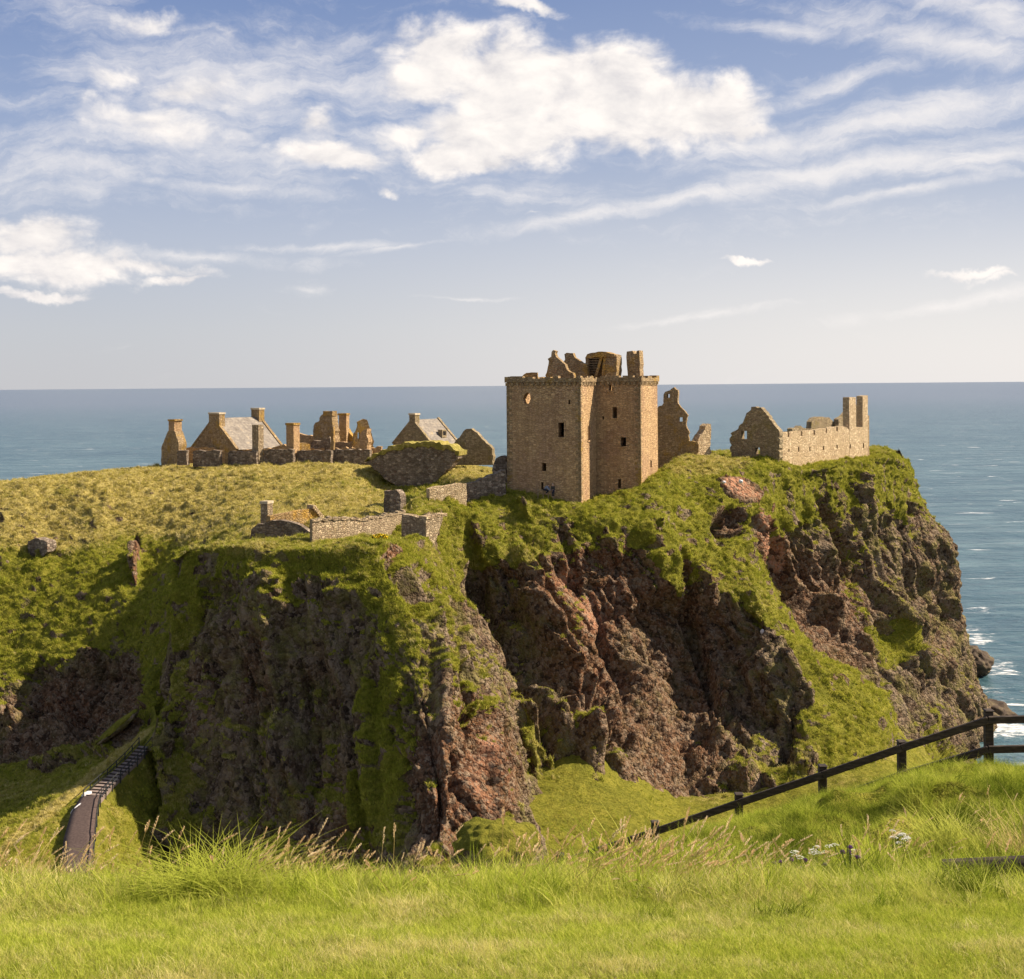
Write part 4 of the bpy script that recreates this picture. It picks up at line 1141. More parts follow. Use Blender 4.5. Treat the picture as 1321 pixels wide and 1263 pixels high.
def build_left_ruins():
    # far left gable with its chimney
    pl = Plane(226, 236, 42, 590)
    E = empty('gable_ruin', P(222, 597, 236), 'narrow ruined gable with a chimney, first building from the left on the skyline', 'ruin')
    m = MB()
    slab(m, pl, [(208, 603), (208, 578), (216.8, 556), (225, 556), (230, 570), (231.5, 603)], 1.6, amp=.1, keep=(5,))
    S = pl.side(pl.hit(231.5, 590)[0])
    m.build('wall', 'lichen_stone', E)
    c = MB()
    slab(c, pl, [(217.2, 558), (217.2, 543), (224.6, 543), (224.6, 558)], 1.5, amp=.0, d0=.05)
    ch = c.build('chimney', 'keep_stone', E)
    c = MB()
    slab(c, pl, [(216.6, 543.2), (216.6, 541), (225.3, 541), (225.3, 543.2)], 1.7, amp=.0, d0=-.05)
    c.build('cap', 'orange_stone', ch)
    # big house
    house('stone_house', 'largest stone house with a pale slate roof and two chimneys on the left skyline', (247, 578), (304, 580), (276, 541), 590, 238, 36, 11.2, 'lichen_stone', 'slate',
          ch_front=((269.5, 532.5), (283, 545)), ch_back=(2.0, 1.5))
    chimney_stack('square stone stack standing in front of the big house roof', (325, 548, 333.5, 590), 231, 40, 1.1, 'warm_rubble', False, 'free standing stacks among the ruins')
    chimney_stack('stone stack with a crumbling crown right of the big house', (369, 546, 379, 588), 232, 33, 1.5, 'keep_stone', True, 'free standing stacks among the ruins')
    chimney_stack('tall plain stack between the two orange ruined gables', (437, 533.5, 447, 580), 245, 18, 1.3, 'keep_stone', True, 'free standing stacks among the ruins')
    ruin('ruined_wall', 'sloping broken wall leaning up to the tall plain stack', 'ruin', 446, 245.5, 20, [(445, 580), (447.5, 553), (452, 560), (456, 568), (457, 580)], 1.2, 'orange_stone', keep=(4,))
    # tall ragged gable
    E, pl = ruin('gable_ruin', 'tall ragged gable with a chimney stump left of the plain stack', 'ruin', 428, 240, 32,
         [(405, 572), (404.5, 552), (407, 545), (412, 543), (414, 536), (417, 534), (428.5, 534), (429, 548), (431, 556), (431, 572)], 1.6, 'lichen_stone', keep=(9,), step=.4,
         extra=[('chimney', [(416.8, 537), (416.8, 530.3), (428.6, 530.3), (428.6, 537)], 1.3, 'orange_stone', -.03)])
    ruin('ruined_wall', 'low broken wall below the tall ragged gable', 'ruin', 430, 236, 35, [(400, 592), (400, 573), (404, 568), (413, 569), (425, 563), (427, 592)], 1.2, 'grey_rubble', keep=(5,))
    ruin('ruined_wall', 'brown roofless wall between the crumbling stack and the tall gable', 'ruin', 412, 243, 16, [(380, 590), (380, 560), (384, 558.5), (392, 561), (408, 561), (413, 566), (414, 590)], .9, 'keep_stone', keep=(6,))
    ruin('ruined_wall', 'short orange lit wall at the foot of the crumbling stack', 'ruin', 399, 236.5, -30, [(383.5, 592), (383.5, 573), (390, 571.5), (400, 573), (400.5, 592)], .9, 'orange_stone', keep=(4,))
    ruin('pillar', 'thin lit stone pillar in front of the tall ragged gable', 'ruin', 428, 234.5, 8, [(426, 592), (426.5, 560), (430, 551), (431, 592)], .9, 'orange_stone', keep=(3,), amp=.08)
    ruin('ruined_wall', 'low wall with a grassy head left of the orange window gable', 'ruin', 453, 239, 15, [(430.5, 592), (430.5, 571), (442, 570), (455, 569), (456, 592)], 1.2, 'keep_stone', keep=(4,))
    # orange ruin with openings
    ruin('gable_ruin', 'orange lichen covered gable with two window gaps', 'ruin', 470, 238, -12,
         [(455, 592), (456, 566), (459, 557), (461, 552), (461, 544.5), (466, 542), (473.5, 541.5), (476, 549), (479.5, 559), (483, 578), (483, 592)], 1.3, 'orange_stone', keep=(10,), step=.45,
         holes=[rect(461.4, 558, 463.6, 566), rect(475, 557.5, 477, 566)])
    ruin('ruined_wall', 'dark wall fin standing in front of the orange window gable', 'ruin', 473, 235, 40, [(463, 592), (464, 562), (467, 556), (473.5, 553), (474.5, 592)], 1.0, 'keep_stone', keep=(4,))
    # enclosure wall: six lengths with gaps
    for i, (x0, y0, x1, y1, lab) in enumerate([
        (228, 580.5, 241, 600, 'short end length of grey enclosure wall beside the far left gable'),
        (248.5, 581, 284, 602, 'length of grey enclosure wall below the gable of the big house'),
        (294, 582, 331, 602, 'length of grey enclosure wall below the slate roof of the big house'),
        (340, 579.5, 378, 601, 'length of grey enclosure wall between the two front stacks'),
        (383, 580.5, 427, 600, 'length of grey enclosure wall below the tall ragged gable'),
        (428, 579.5, 477, 600, 'longest length of grey enclosure wall below the orange window gable')]):
        tp = [(x0, y1), (x0, y0 + 1.5)] + [(x0 + (x1 - x0) * f, y0 + random.uniform(-.5, .8)) for f in (.12, .35, .6, .85)] + [(x1, y0 + .8), (x1 + .3, y1)]
        ruin('enclosure_wall', lab, 'wall', x1, 229.5, 12 + (i % 3) * 3, tp, .9, 'grey_rubble', keep=(len(tp) - 1,), amp=.12, group='lengths of the enclosure wall')
    ruin('enclosure_wall', 'low dark back wall seen through the gaps of the enclosure wall', 'wall', 480, 236, 8, [(240, 598), (240, 578), (262, 577), (300, 581), (330, 578), (350, 579), (352, 577), (366, 573), (372, 581), (420, 578), (478, 577.5), (492, 576), (495, 598)], 1.0, 'keep_stone', keep=(12,))
    # house with the small chimney
    house('stone_house', 'smaller stone house with a grey slate roof behind the grassy revetment', (507, 573), (556, 573), (531, 543), 580, 236, 33, 8.0, 'mossy_stone', 'slate',
          ch_front=((528, 533.5), (535.5, 545)), dormer=True)
    ruin('gable_ruin', 'plain roofless gable between the smaller house and the keep', 'ruin', 634, 222, 18,
         [(583, 600), (583, 576), (598, 556), (601, 553.5), (608, 553), (612, 556.5), (615, 558), (625, 569), (635, 579), (636, 600)], 1.2, 'mossy_stone', keep=(9,), amp=.12)
    # revetment of dark rubble under a turf cap
    E = empty('revetment_wall', P(535, 626, 214), 'dark lens shaped rubble revetment under a cap of turf', 'wall')
    pl = Plane(590, 213, 14, 600)
    m = MB()
    slab(m, pl, [(473, 597), (482, 590), (500, 581), (525, 576), (560, 575.5), (580, 579), (590.5, 585), (590.5, 592), (582, 602), (566, 618), (548, 632), (520, 632), (500, 620), (480, 602)], 2.5, amp=.16)
    m.build('wall', 'grey_rubble', E)
    m = MB()
    slab(m, pl, [(470, 596), (484, 585), (505, 575), (528, 570.5), (560, 569.5), (580, 574), (593, 582), (592, 588), (580, 580.5), (560, 577), (525, 577.5), (500, 582.5), (482, 591)], 4.5, amp=.25, step=.4, d0=-.2)
    m.build('turf_cap', 'wall_turf', E)
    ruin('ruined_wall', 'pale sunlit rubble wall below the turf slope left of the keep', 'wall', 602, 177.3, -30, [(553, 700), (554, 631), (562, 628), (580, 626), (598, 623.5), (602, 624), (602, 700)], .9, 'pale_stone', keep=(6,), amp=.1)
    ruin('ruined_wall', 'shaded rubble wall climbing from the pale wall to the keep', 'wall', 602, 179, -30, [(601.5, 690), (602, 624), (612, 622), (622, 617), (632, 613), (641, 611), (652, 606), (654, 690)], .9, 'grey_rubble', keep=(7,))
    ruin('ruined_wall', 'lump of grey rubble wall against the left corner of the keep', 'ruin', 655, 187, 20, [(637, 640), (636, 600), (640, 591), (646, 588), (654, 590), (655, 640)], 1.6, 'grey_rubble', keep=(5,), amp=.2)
    ruin('wall_stub', 'square stub of wall in the turf above the gatehouse wall', 'wall', 517, 171, 26, [(495.5, 664), (495.5, 633), (512, 632.5), (516, 638), (518, 664)], 1.3, 'grey_rubble', keep=(4,), amp=.08)
    ruin('wall_fragment', 'grey masonry fragment half buried in the left hillside', 'ruin', 60, 200, 35, [(34, 724), (36, 698), (46, 694), (60, 699), (61, 712), (52, 724)], 1.6, 'grey_rubble', amp=.18)

def build_gate():
    # curtain wall of the entrance, sunlit face
    pts = [(403, 150.0), (440, 153.5), (475, 158.0), (500, 162.5), (523, 168.0)]
    tops = [672, 669.5, 670.5, 665.5, 661.5]; bots = [716, 720, 724, 726, 730]
    E = empty('curtain_wall', P(460, 700, 163), 'long sunlit rubble curtain wall above the dark promontory', 'wall')
    m = MB(); cop = MB()
    rnd = random.Random(9)
    fine = []
    for i in range(len(pts) - 1):
        for k in range(9):
            f = k / 9
            fine.append((pts[i][0] + (pts[i+1][0]-pts[i][0])*f, pts[i][1] + (pts[i+1][1]-pts[i][1])*f, tops[i] + (tops[i+1]-tops[i])*f, bots[i] + (bots[i+1]-bots[i])*f))
    fine.append((523, 168, 661.5, 712))
    top = [P(x, t_, Y) + np.array([0, 0, rnd.uniform(-.10, .12)]) for x, Y, t_, b in fine]
    bot = [P(x, b, Y) for x, Y, t_, b in fine]
    off = np.array([-.4, .8, 0])
    n = len(fine)
    vs = bot + top + [q + off for q in top] + [np.array([q[0] - .4, q[1] + .8, q2[2]]) for q, q2 in zip(bot, bot)]
    fs = []
    for i in range(n - 1):
        fs += [(i, i+1, n+i+1, n+i), (n+i, n+i+1, 2*n+i+1, 2*n+i), (2*n+i, 2*n+i+1, 3*n+i+1, 3*n+i)]
    fs += [(0, n, 2*n, 3*n), (n-1, 2*n-1, 3*n-1, 4*n-1)]
    m.add(vs, fs)
    m.build('wall', 'warm_rubble', E)
    for i in range(n - 1):
        a, b = top[i], top[i+1]
        h = rnd.uniform(.18, .36)
        cop.box(a + np.array([.05, -.12, -.06]), (b - a) * .93, (-.45, .95, 0), (0, 0, h))
    cop.build('coping', 'warm_rubble', E)
    # gate tower: shaded face and tapering lit face
    E = empty('gate_tower', P(548, 718, 154), 'stub of the gate tower with a shaded face and a narrow sunlit face', 'tower')
    pl = Plane(549.5, 155, 40, 700)
    m = MB()
    slab(m, pl, [(518, 702), (518, 663), (530, 665), (540, 668.5), (549.5, 671), (549.5, 724), (535, 712)], 1.0, amp=.05, keep=(4, 5, 6))
    S = pl.side(0)
    o = [(1.0, S.hit(552, 722)[1]), S.hit(556, 722), S.hit(559, 706), S.hit(566, 686), S.hit(571.5, 668), S.hit(571, 664.5), S.hit(560, 664), (1.0, S.hit(552, 669)[1])]
    m.prism([ragged(o, .06, .6, keep=(0, 7))], S.fn, 1.2)
    m.build('wall', 'warm_rubble', E)
    m = MB()
    rnd = random.Random(4)
    for k in range(6):
        a = S.hit(550 + k * 3.6, 668.5 - k * .6)
        m.box(S.fn(a[0], a[1] - .1, -.05), S.e * 1.1, S.b * 1.2, (0, 0, rnd.uniform(.25, .45)))
    m.build('coping', 'pale_stone', E)
    # guard house
    E = empty('guard_house', P(370, 690, 166), 'low ruined guard house with a square chimney and an orange sloping wall', 'ruin')
    pl = Plane(412, 171, -42, 670)
    m = MB()
    slab(m, pl, [(349, 690), (349, 666), (378, 660.5), (402, 656), (404, 654.5), (414.5, 670), (414.5, 690)], .9, amp=.06, keep=(6,))
    m.build('wall', 'orange_stone', E)
    m = MB()
    for k in range(7):
        a, z = pl.hit(402.5 + k * 1.8, 654.5 + k * 2.2)
        m.box(pl.fn(a, z - .15, -.3), pl.e * .34, pl.b * 1.4, (0, 0, .42))
    m.build('skew', 'pale_stone', E)
    pc = Plane(345, 168, 30, 670)
    m = MB()
    slab(m, pc, [(336, 690), (336, 649.5), (345, 649.5), (345, 690)], 1.0, amp=.02, keep=(3,))
    ch = m.build('chimney', 'warm_rubble', E)
    m = MB()
    slab(m, pc, [(335.4, 650), (335.4, 646.5), (345.6, 646.5), (345.6, 650)], 1.15, amp=0, d0=-.07)
    m.build('cap', 'stone_cap', ch)
    m = MB()
    pf = Plane(405, 163, 14, 680)
    slab(m, pf, [(320, 702), (324, 683), (332, 676), (345, 673), (362, 671), (380, 675), (392, 681), (402, 688), (404, 704)], 1.0, amp=.16, keep=(8,))
    m.build('front_wall', 'grey_rubble', E)

def build_right_ruins():
    # gable right of the keep with an open chimney head
    E = empty('gable_ruin', P(870, 583, 205), 'ragged gable with an open chimney head close right of the keep', 'ruin')
    pl = Plane(888, 205, 14, 580)
    m = MB()
    slab(m, pl, [(842, 650), (842, 532), (848, 527), (854, 523), (856.5, 519), (873, 519), (876, 522), (880, 527), (884, 531), (887.5, 536), (886, 542), (886, 552), (888.5, 556), (889, 569), (900, 570), (901, 650)],
         1.0, amp=.2, keep=(15,), step=.35, holes=[rect(876, 538.5, 880.5, 544)])
    m.build('wall', 'lichen_stone', E)
    m = MB()
    slab(m, pl, [(856, 520), (856, 509), (858, 505.5), (864, 503.5), (867, 501), (869.5, 499.5), (872, 502.5), (874.5, 503.5), (874.5, 521), (865, 521)], 1.5, amp=.07, step=.4,
         d0=-.04, holes=[rect(860.5, 508.5, 864, 513)])
    m.build('chimney', 'lichen_stone', E)
    ruin('wall_stub', 'broken sunlit wall end between the open chimney gable and the long range', 'ruin', 917, 207, -34,
         [(899.5, 640), (900.5, 568), (904, 561), (908, 556), (910, 549.5), (914, 546.5), (917, 547), (917.5, 640)], 1.3, 'pale_stone', keep=(7,), step=.4)
    # the long range: gable, crenel like gaps, twin chimney tower
    E = empty('roofless_range', P(1005, 597, 205), 'long roofless range with a stepped gable and a twin chimney tower at the right end', 'ruin')
    g = Plane(1005, 205, 37, 597)
    m = MB()
    slab(m, g, [(942.5, 606), (942.5, 559), (949, 555.5), (953, 550), (958, 546), (960, 541), (962, 536), (966, 531), (969, 525), (974, 524.5), (977, 526), (981, 525.5), (985, 530), (989, 535), (993, 541), (997, 546), (1001, 551), (1004.8, 555), (1004.8, 606)],
         1.1, amp=.2, keep=(18,), step=.35, holes=[rect(956, 556, 963.5, 566.5), rect(974, 577.5, 980, 586)])
    m.build('gable', 'mossy_stone', E)
    S = g.side(0)
    tops = [(1005, 557)]
    merl = [(1016, 557), (1019.5, 558), (1033, 556.5), (1036.5, 556), (1049.5, 555), (1053, 555), (1065.5, 552.5), (1068, 552), (1079.5, 550.5), (1082, 549)]
    gap = [(1016, 564), (1033, 562.5), (1049.5, 561), (1065, 558.5), (1078.8, 556.5)]
    out = [(S.hit(1007, 612)[0], S.hit(1007, 612)[1] - 1)]
    out[0] = (1.1, 44.0)
    out += [(S.hit(1095.5, 590)[0], 44.0), S.hit(1095.5, 555), S.hit(1092.5, 551), S.hit(1086, 549.5)]
    for k in range(4, -1, -1):
        x, y = gap[k]
        yt = merl[2*k][1]
        out += [S.hit(x + 2.2, yt - .3), S.hit(x + 2.2, y), S.hit(x, y), S.hit(x, yt)]
    out += [(1.1, S.hit(1008, 557)[1])]
    slits = [rect(1017, 579, 1018.6, 583), rect(1029.5, 577, 1031.3, 583), rect(1044, 576.5, 1045.6, 582), rect(1061.5, 575.5, 1063.2, 580.5), rect(1079, 573.5, 1080.7, 578.5)]
    m = MB()
    m.prism([ragged(out, .05, .7, keep=(0, 1))] + [[S.hit(*p) for p in h] for h in slits], S.fn, .9)
    m.build('wall', 'pale_stone', E)
    # tower
    s0, s1 = S.hit(1096, 580)[0], S.hit(1119.5, 580)[0]
    m = MB()
    zt_ = lambda x, y: S.hit(x, y)
    tower = [(s0, 44.0), (s1, 44.0), zt_(1119.5, 510), zt_(1112.8, 511), zt_(1112.8, 551), zt_(1104, 551), zt_(1104, 512.5), (s0, zt_(1096, 512.5)[1])]
    m.prism([ragged(tower, .04, .9, keep=(0,))] + [[S.hit(*p) for p in rect(1096.5, 573, 1098, 578.5)], [S.hit(*p) for p in rect(1113, 571.5, 1114.6, 578)]], S.fn, 1.1)
    m.build('chimney_tower', 'pale_stone', E)
    # far end wall and back wall
    m = MB()
    m.box(S.fn(s1 + .02, 44.0, .4), S.e * 1.6, S.b * .9, (0, 0, S.hit(1122, 536)[1] - 44.0))
    m.build('buttress', 'lichen_stone', E)
    m = MB()
    Bk = Plane(0, 0, S.t, xy=S.o + S.b * 7.2)
    slab(m, Bk, [(1020, 600), (1022, 553), (1030, 552), (1033, 549), (1037, 552), (1046, 553), (1047, 544), (1051, 539), (1056, 537.5), (1070, 538.5), (1076, 545), (1080, 556), (1082, 600)], .9, amp=.1, keep=(12,))
    slab(m, Bk, [(1074, 600), (1075, 541), (1080, 538), (1086, 532), (1090, 527), (1096, 523), (1102, 522), (1106, 600)], .9, amp=.1, keep=(7,), d0=-.95)
    m.build('back_wall', 'mossy_stone', E)

build_left_ruins()
build_gate()
build_right_ruins()
# ---------------------------------------------------------------- grass: tufts on points
def tuft_mesh(name, n, h, wd, spread, bend, rnd, m, segs=2):
    vs, fs = [], []
    for i in range(n):
        a = rnd.uniform(0, 2 * math.pi)
        r = spread * math.sqrt(rnd.random()) * .5
        x0, y0 = r * math.cos(rnd.uniform(0, 6.28)), r * math.sin(rnd.uniform(0, 6.28))
        hh = h * rnd.uniform(.55, 1.1)
        bb = bend * hh * rnd.uniform(.3, 1.2)
        w_ = wd * rnd.uniform(.7, 1.2)
        px_, py_ = -math.sin(a), math.cos(a)
        ring = []
        for k in range(segs + 1):
            t = k / segs
            cx, cy, cz = x0 + math.cos(a) * bb * t * t, y0 + math.sin(a) * bb * t * t, hh * (t - .18 * bend * t * t)
            ww = w_ * (1 - t) ** .7 * .5
            if k < segs:
                ring.append(((cx - px_ * ww, cy - py_ * ww, cz), (cx + px_ * ww, cy + py_ * ww, cz)))
            else:
                ring.append(((cx, cy, cz),))
        b = len(vs)
        for q in ring:
            vs += list(q)
        for k in range(segs - 1):
            fs.append((b + 2*k, b + 2*k + 1, b + 2*k + 3, b + 2*k + 2))
        fs.append((b + 2*segs - 2, b + 2*segs - 1, b + 2*segs))
    me = bpy.data.meshes.new(name)
    me.from_pydata(vs, [], fs)
    me.materials.append(MAT[m])
    return me
def stalk_mesh(name, h, rnd, lean):
    """seed head stalk: thin stem with a plume of small spikelets"""
    vs, fs, mi = [], [], []
    def strip(p, q, w0):
        d = (Vector(q) - Vector(p)).normalized()
        for s in (Vector((1, 0, 0)), Vector((0, 1, 0))):
            o = d.cross(s).normalized() * w0
            b = len(vs)
            vs.extend([tuple(Vector(p) - o), tuple(Vector(p) + o), tuple(Vector(q) + o), tuple(Vector(q) - o)])
            fs.append((b, b + 1, b + 2, b + 3))
    pts = []
    for k in range(6):
        t = k / 5
        pts.append((lean * h * t * t, lean * .25 * h * t * t, h * t * (1 - .12 * lean * t)))
    for k in range(5):
        n0 = len(fs)
        strip(pts[k], pts[k + 1], .0011)
        mi += [0] * (len(fs) - n0)
    d = (Vector(pts[5]) - Vector(pts[4])).normalized()
    L = .05 + .035 * rnd.random()
    for k in range(44):
        t = rnd.random()
        c = Vector(pts[5]) + d * L * (t - .55)
        a = rnd.uniform(0, 6.28)
        o = Vector((math.cos(a), math.sin(a), .9)).normalized()
        wid = .0062 * (1 - abs(2 * t - .9)) + .0026
        s = c + o * wid
        e = s + (d * .8 + o * .6).normalized() * rnd.uniform(.006, .011)
        sd = d.cross(o).normalized() * .0018
        b = len(vs)
        vs.extend([tuple(c), tuple((c + e) / 2 + sd + o * .001), tuple(e), tuple((c + e) / 2 - sd)])
        fs.append((b, b + 1, b + 2, b + 3)); mi.append(1)
    me = bpy.data.meshes.new(name)
    me.from_pydata(vs, [], fs)
    me.materials.append(MAT['straw']); me.materials.append(MAT['seed_head'])
    me.polygons.foreach_set('material_index', mi)
    return me
def variants(name, meshes):
    c = bpy.data.collections.new(name)
    for i, me in enumerate(meshes):
        c.objects.link(bpy.data.objects.new('%s_tuft' % name, me))
    return c
def scatter(name, label, pts, rot, scl, dry, coll, cat='grass'):
    """one object of grass: a point cloud mesh whose modifier sets a tuft on every point"""
    me = bpy.data.meshes.new(name)
    me.vertices.add(len(pts))
    me.vertices.foreach_set('co', np.ascontiguousarray(pts, dtype=np.float32).reshape(-1))
    a = me.attributes.new('rot', 'FLOAT_VECTOR', 'POINT'); a.data.foreach_set('vector', np.ascontiguousarray(rot, dtype=np.float32).reshape(-1))
    fattr(me, 'scl', scl); fattr(me, 'dry', dry)
    o = link(name, me)
    tag(o, label, cat, kind='stuff')
    ng = bpy.data.node_groups.new(name, 'GeometryNodeTree')
    ng.interface.new_socket('Geometry', in_out='INPUT', socket_type='NodeSocketGeometry')
    ng.interface.new_socket('Geometry', in_out='OUTPUT', socket_type='NodeSocketGeometry')
    nd = ng.nodes
    gi, go = nd.new('NodeGroupInput'), nd.new('NodeGroupOutput')
    ci = nd.new('GeometryNodeCollectionInfo')
    ci.inputs['Collection'].default_value = coll
    ci.inputs['Separate Children'].default_value = True
    ci.inputs['Reset Children'].default_value = True
    io = nd.new('GeometryNodeInstanceOnPoints')
    io.inputs['Pick Instance'].default_value = True
    ar = nd.new('GeometryNodeInputNamedAttribute'); ar.data_type = 'FLOAT_VECTOR'; ar.inputs['Name'].default_value = 'rot'
    as_ = nd.new('GeometryNodeInputNamedAttribute'); as_.data_type = 'FLOAT'; as_.inputs['Name'].default_value = 'scl'
    mp = nd.new('GeometryNodeMeshToPoints')
    L = ng.links.new
    L(gi.outputs[0], mp.inputs['Mesh'])
    L(mp.outputs[0], io.inputs['Points'])
    L(ci.outputs[0], io.inputs['Instance'])
    er = nd.new('FunctionNodeEulerToRotation')
    L(ar.outputs[0], er.inputs[0])
    L(er.outputs[0], io.inputs['Rotation'])
    L(as_.outputs[0], io.inputs['Scale'])
    L(io.outputs[0], go.inputs[0])
    md = o.modifiers.new('tufts', 'NODES')
    md.node_group = ng
    return o
def sample(V, N, gw, dry, n, rng, thr=0.55, pw=1.0, keep=None):
    """random points on a grid surface weighted by area and turf"""
    c = (V[:-1, :-1] + V[1:, 1:]) / 2
    ar = np.linalg.norm(np.cross(V[1:, :-1] - V[:-1, :-1], V[:-1, 1:] - V[:-1, :-1]), axis=-1)
    w_ = ar * np.where(gw[:-1, :-1] > thr, gw[:-1, :-1], 0) ** pw
    px, py = proj(c)
    vis = (px > -60) & (px < 1390) & (py < 1330)
    face = np.sum(N[:-1, :-1] * (np.array([0, 0, EYE]) - c), -1) > -4
    w_ = w_ * vis * face
    if keep is not None:
        w_ = w_ * keep(c)
    p = w_.reshape(-1); p = p / p.sum()
    idx = rng.choice(p.size, n, p=p)
    i, j = np.unravel_index(idx, w_.shape)
    a, b = rng.random((n, 1)), rng.random((n, 1))
    pt = V[i, j] * (1-a) * (1-b) + V[i+1, j] * a * (1-b) + V[i, j+1] * (1-a) * b + V[i+1, j+1] * a * b
    return pt, N[i, j], dry[i, j], gw[i, j]
def rots(n, rng, tilt=.25, wind=False):
    r = np.stack([rng.normal(0, tilt, n), rng.normal(0, tilt, n), rng.uniform(0, 6.28, n)], -1)
    if wind:
        r[:, 2] = rng.normal(-.2, 1.0, n)
    return r
rr = random.Random(21)
far_c = variants('far_turf', [tuft_mesh('far_blades', 15, .62, .065, .60, .9, rr, 'far_grass', 2) for _ in range(5)])
def far_grass(name, label, S, n, sc=(.6, 1.25), off=0.05, keep=None, thr=.55):
    o, V2, N2, gw, dry = S
    rng = np.random.default_rng(len(name) * 7 + n)
    pt, nn, dr, g = sample(V2, N2, gw, dry, n, rng, thr, keep=keep)
    s = rng.uniform(*sc, n) * (0.7 + 0.6 * np.clip(fbm(pt / 2.0, 2) + .5, 0, 1))
    rt = rots(n, rng, .25)
    # blades lean out from the slope and away from the sea wind
    tilt = np.arccos(np.clip(nn[:, 2], 0, 1)) * .45
    rt[:, 0] += tilt * -nn[:, 1] * -1; rt[:, 1] += tilt * nn[:, 0]
    rt[:, 2] = rng.normal(0, .5, n) * 0 + rng.uniform(0, 6.28, n)
    scatter(name, label, pt - nn * off, rt, s, np.clip(dr + rng.normal(0, .12, n), 0, 1), far_c)
far_grass('headland_grass', 'long rough grass over the headland top and ledges', H, 140000, (.40, .95))
far_grass('promontory_grass', 'short grass on the rim and ledges of the dark promontory', PR, 34000, (.3, .75))
far_grass('ridge_grass', 'shaded grass on the ridge beside the footpath', NK, 16000, (.3, .7), keep=lambda c: path_still(c) > .5)
far_grass('apron_grass', 'bright short grass on the apron below the middle cliff', BS, 12000, (.25, .5))

# near lawn and hillside
lawn_c = variants('lawn', [tuft_mesh('lawn_blades', 11, .075, .0034, .09, 1.1, rr, 'lawn_grass', 3) for _ in range(6)])
long_c = variants('long_grass', [tuft_mesh('long_blades', 16, .34, .0065, .16, 1.0, rr, 'lawn_grass', 4) for _ in range(6)])
seed_c = variants('seed', [stalk_mesh('seed_stalk', .30, rr, rr.uniform(.05, .95)) for _ in range(7)])
one = np.ones(NV.shape[:2])
rng = np.random.default_rng(77)
def near(name, label, n, y0, y1, coll, sc, dryf, x0=-60, x1=1390, wfun=None, tilt=.25, off=.0, sfun=None):
    def keep(c):
        px, py = proj(c)
        k = ((c[..., 1] > y0) & (c[..., 1] < y1) & (px > x0) & (px < x1)).astype(float)
        return k * (wfun(c, px, py) if wfun else 1)
    pt, nn, dr, g = sample(NV, NN, one, ndry, n, rng, .5, keep=keep)
    s = rng.uniform(*sc, n)
    if sfun is not None:
        s = s * np.clip(sfun(pt), .42, 2)
    scatter(name, label, pt - np.array([0, 0, off]), rots(n, rng, tilt, 'seed' in name), s, np.clip(dryf(dr, pt) + rng.normal(0, .1, n), 0, 1), coll)
def lawn_h(pt):
    return 0.34 + 0.62 * sstep(pt[:, 1], 4.6, 6.0) * (.6 + 1.3 * fbm(pt / .45 + 3, 3)) + .30 * fbm(pt / .35, 2)
near('lawn_grass', 'short mown lawn grass at the bottom of the photo', 60000, 3.3, 6.3, lawn_c, (.75, 1.2), lambda d, p: d * .8 + .02 + .6 * fbm(p / .35, 3), sfun=lawn_h)
near('edge_grass', 'longer grass along the edge of the lawn', 4200, 5.1, 6.9, long_c, (.25, .55), lambda d, p: d * .9, wfun=lambda c, px, py: sstep(c[..., 1], 5.1, 6.0) * (1 - .75 * sstep(px, 980, 1100)) * (.25 + sstep(fbm(c / .5 + 14, 2), -.2, .4)))
near('bank_grass', 'thick long grass on the bank below the timber fence', 46000, 6.6, 22.0, long_c, (.4, 1.05), lambda d, p: d * .8 - .30 + .9 * fbm(p / .9, 3), x0=560, off=.03, tilt=.45, sfun=lambda p: (.28 + 1.15 * sstep(fbm(p / 1.1 + 31, 3), -.1, .45)) * (1 - .5 * sstep(p[:, 1], 13, 18)))
near('seed_grass', 'pinkish straw seed heads along the lawn edge', 800, 5.7, 6.8, seed_c, (.4, 1.0), lambda d, p: d, x1=1000, tilt=.22, wfun=lambda c, px, py: .10 + sstep(fbm(c / .5 + 4, 2), -.05, .35) * (1 - .6 * sstep(px, 800, 1000)) * (1 - .7 * sstep(px, 560, 640) * sstep(px, 800, 720)))
near('bank_seed_grass', 'pale dry seed stalks scattered over the bank', 260, 7.0, 14, seed_c, (.8, 1.4), lambda d, p: d, x0=650, tilt=.3, wfun=lambda c, px, py: sstep(fbm(c / 1.4 + 9, 2), 0, .4))

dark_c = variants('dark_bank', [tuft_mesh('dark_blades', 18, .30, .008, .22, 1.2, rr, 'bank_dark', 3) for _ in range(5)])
near('bank_tufts', 'dark green leafy growth coloured to stand in for shade in the bank hollows', 9000, 6.9, 20.0, dark_c, (.5, 1.1), lambda d, p: d, x0=640, tilt=.5, off=.05, wfun=lambda c, px, py: sstep(fbm(c / 1.3 + 55, 3), -.02, .22), sfun=lambda p: 1 - .45 * sstep(p[:, 1], 13, 18))
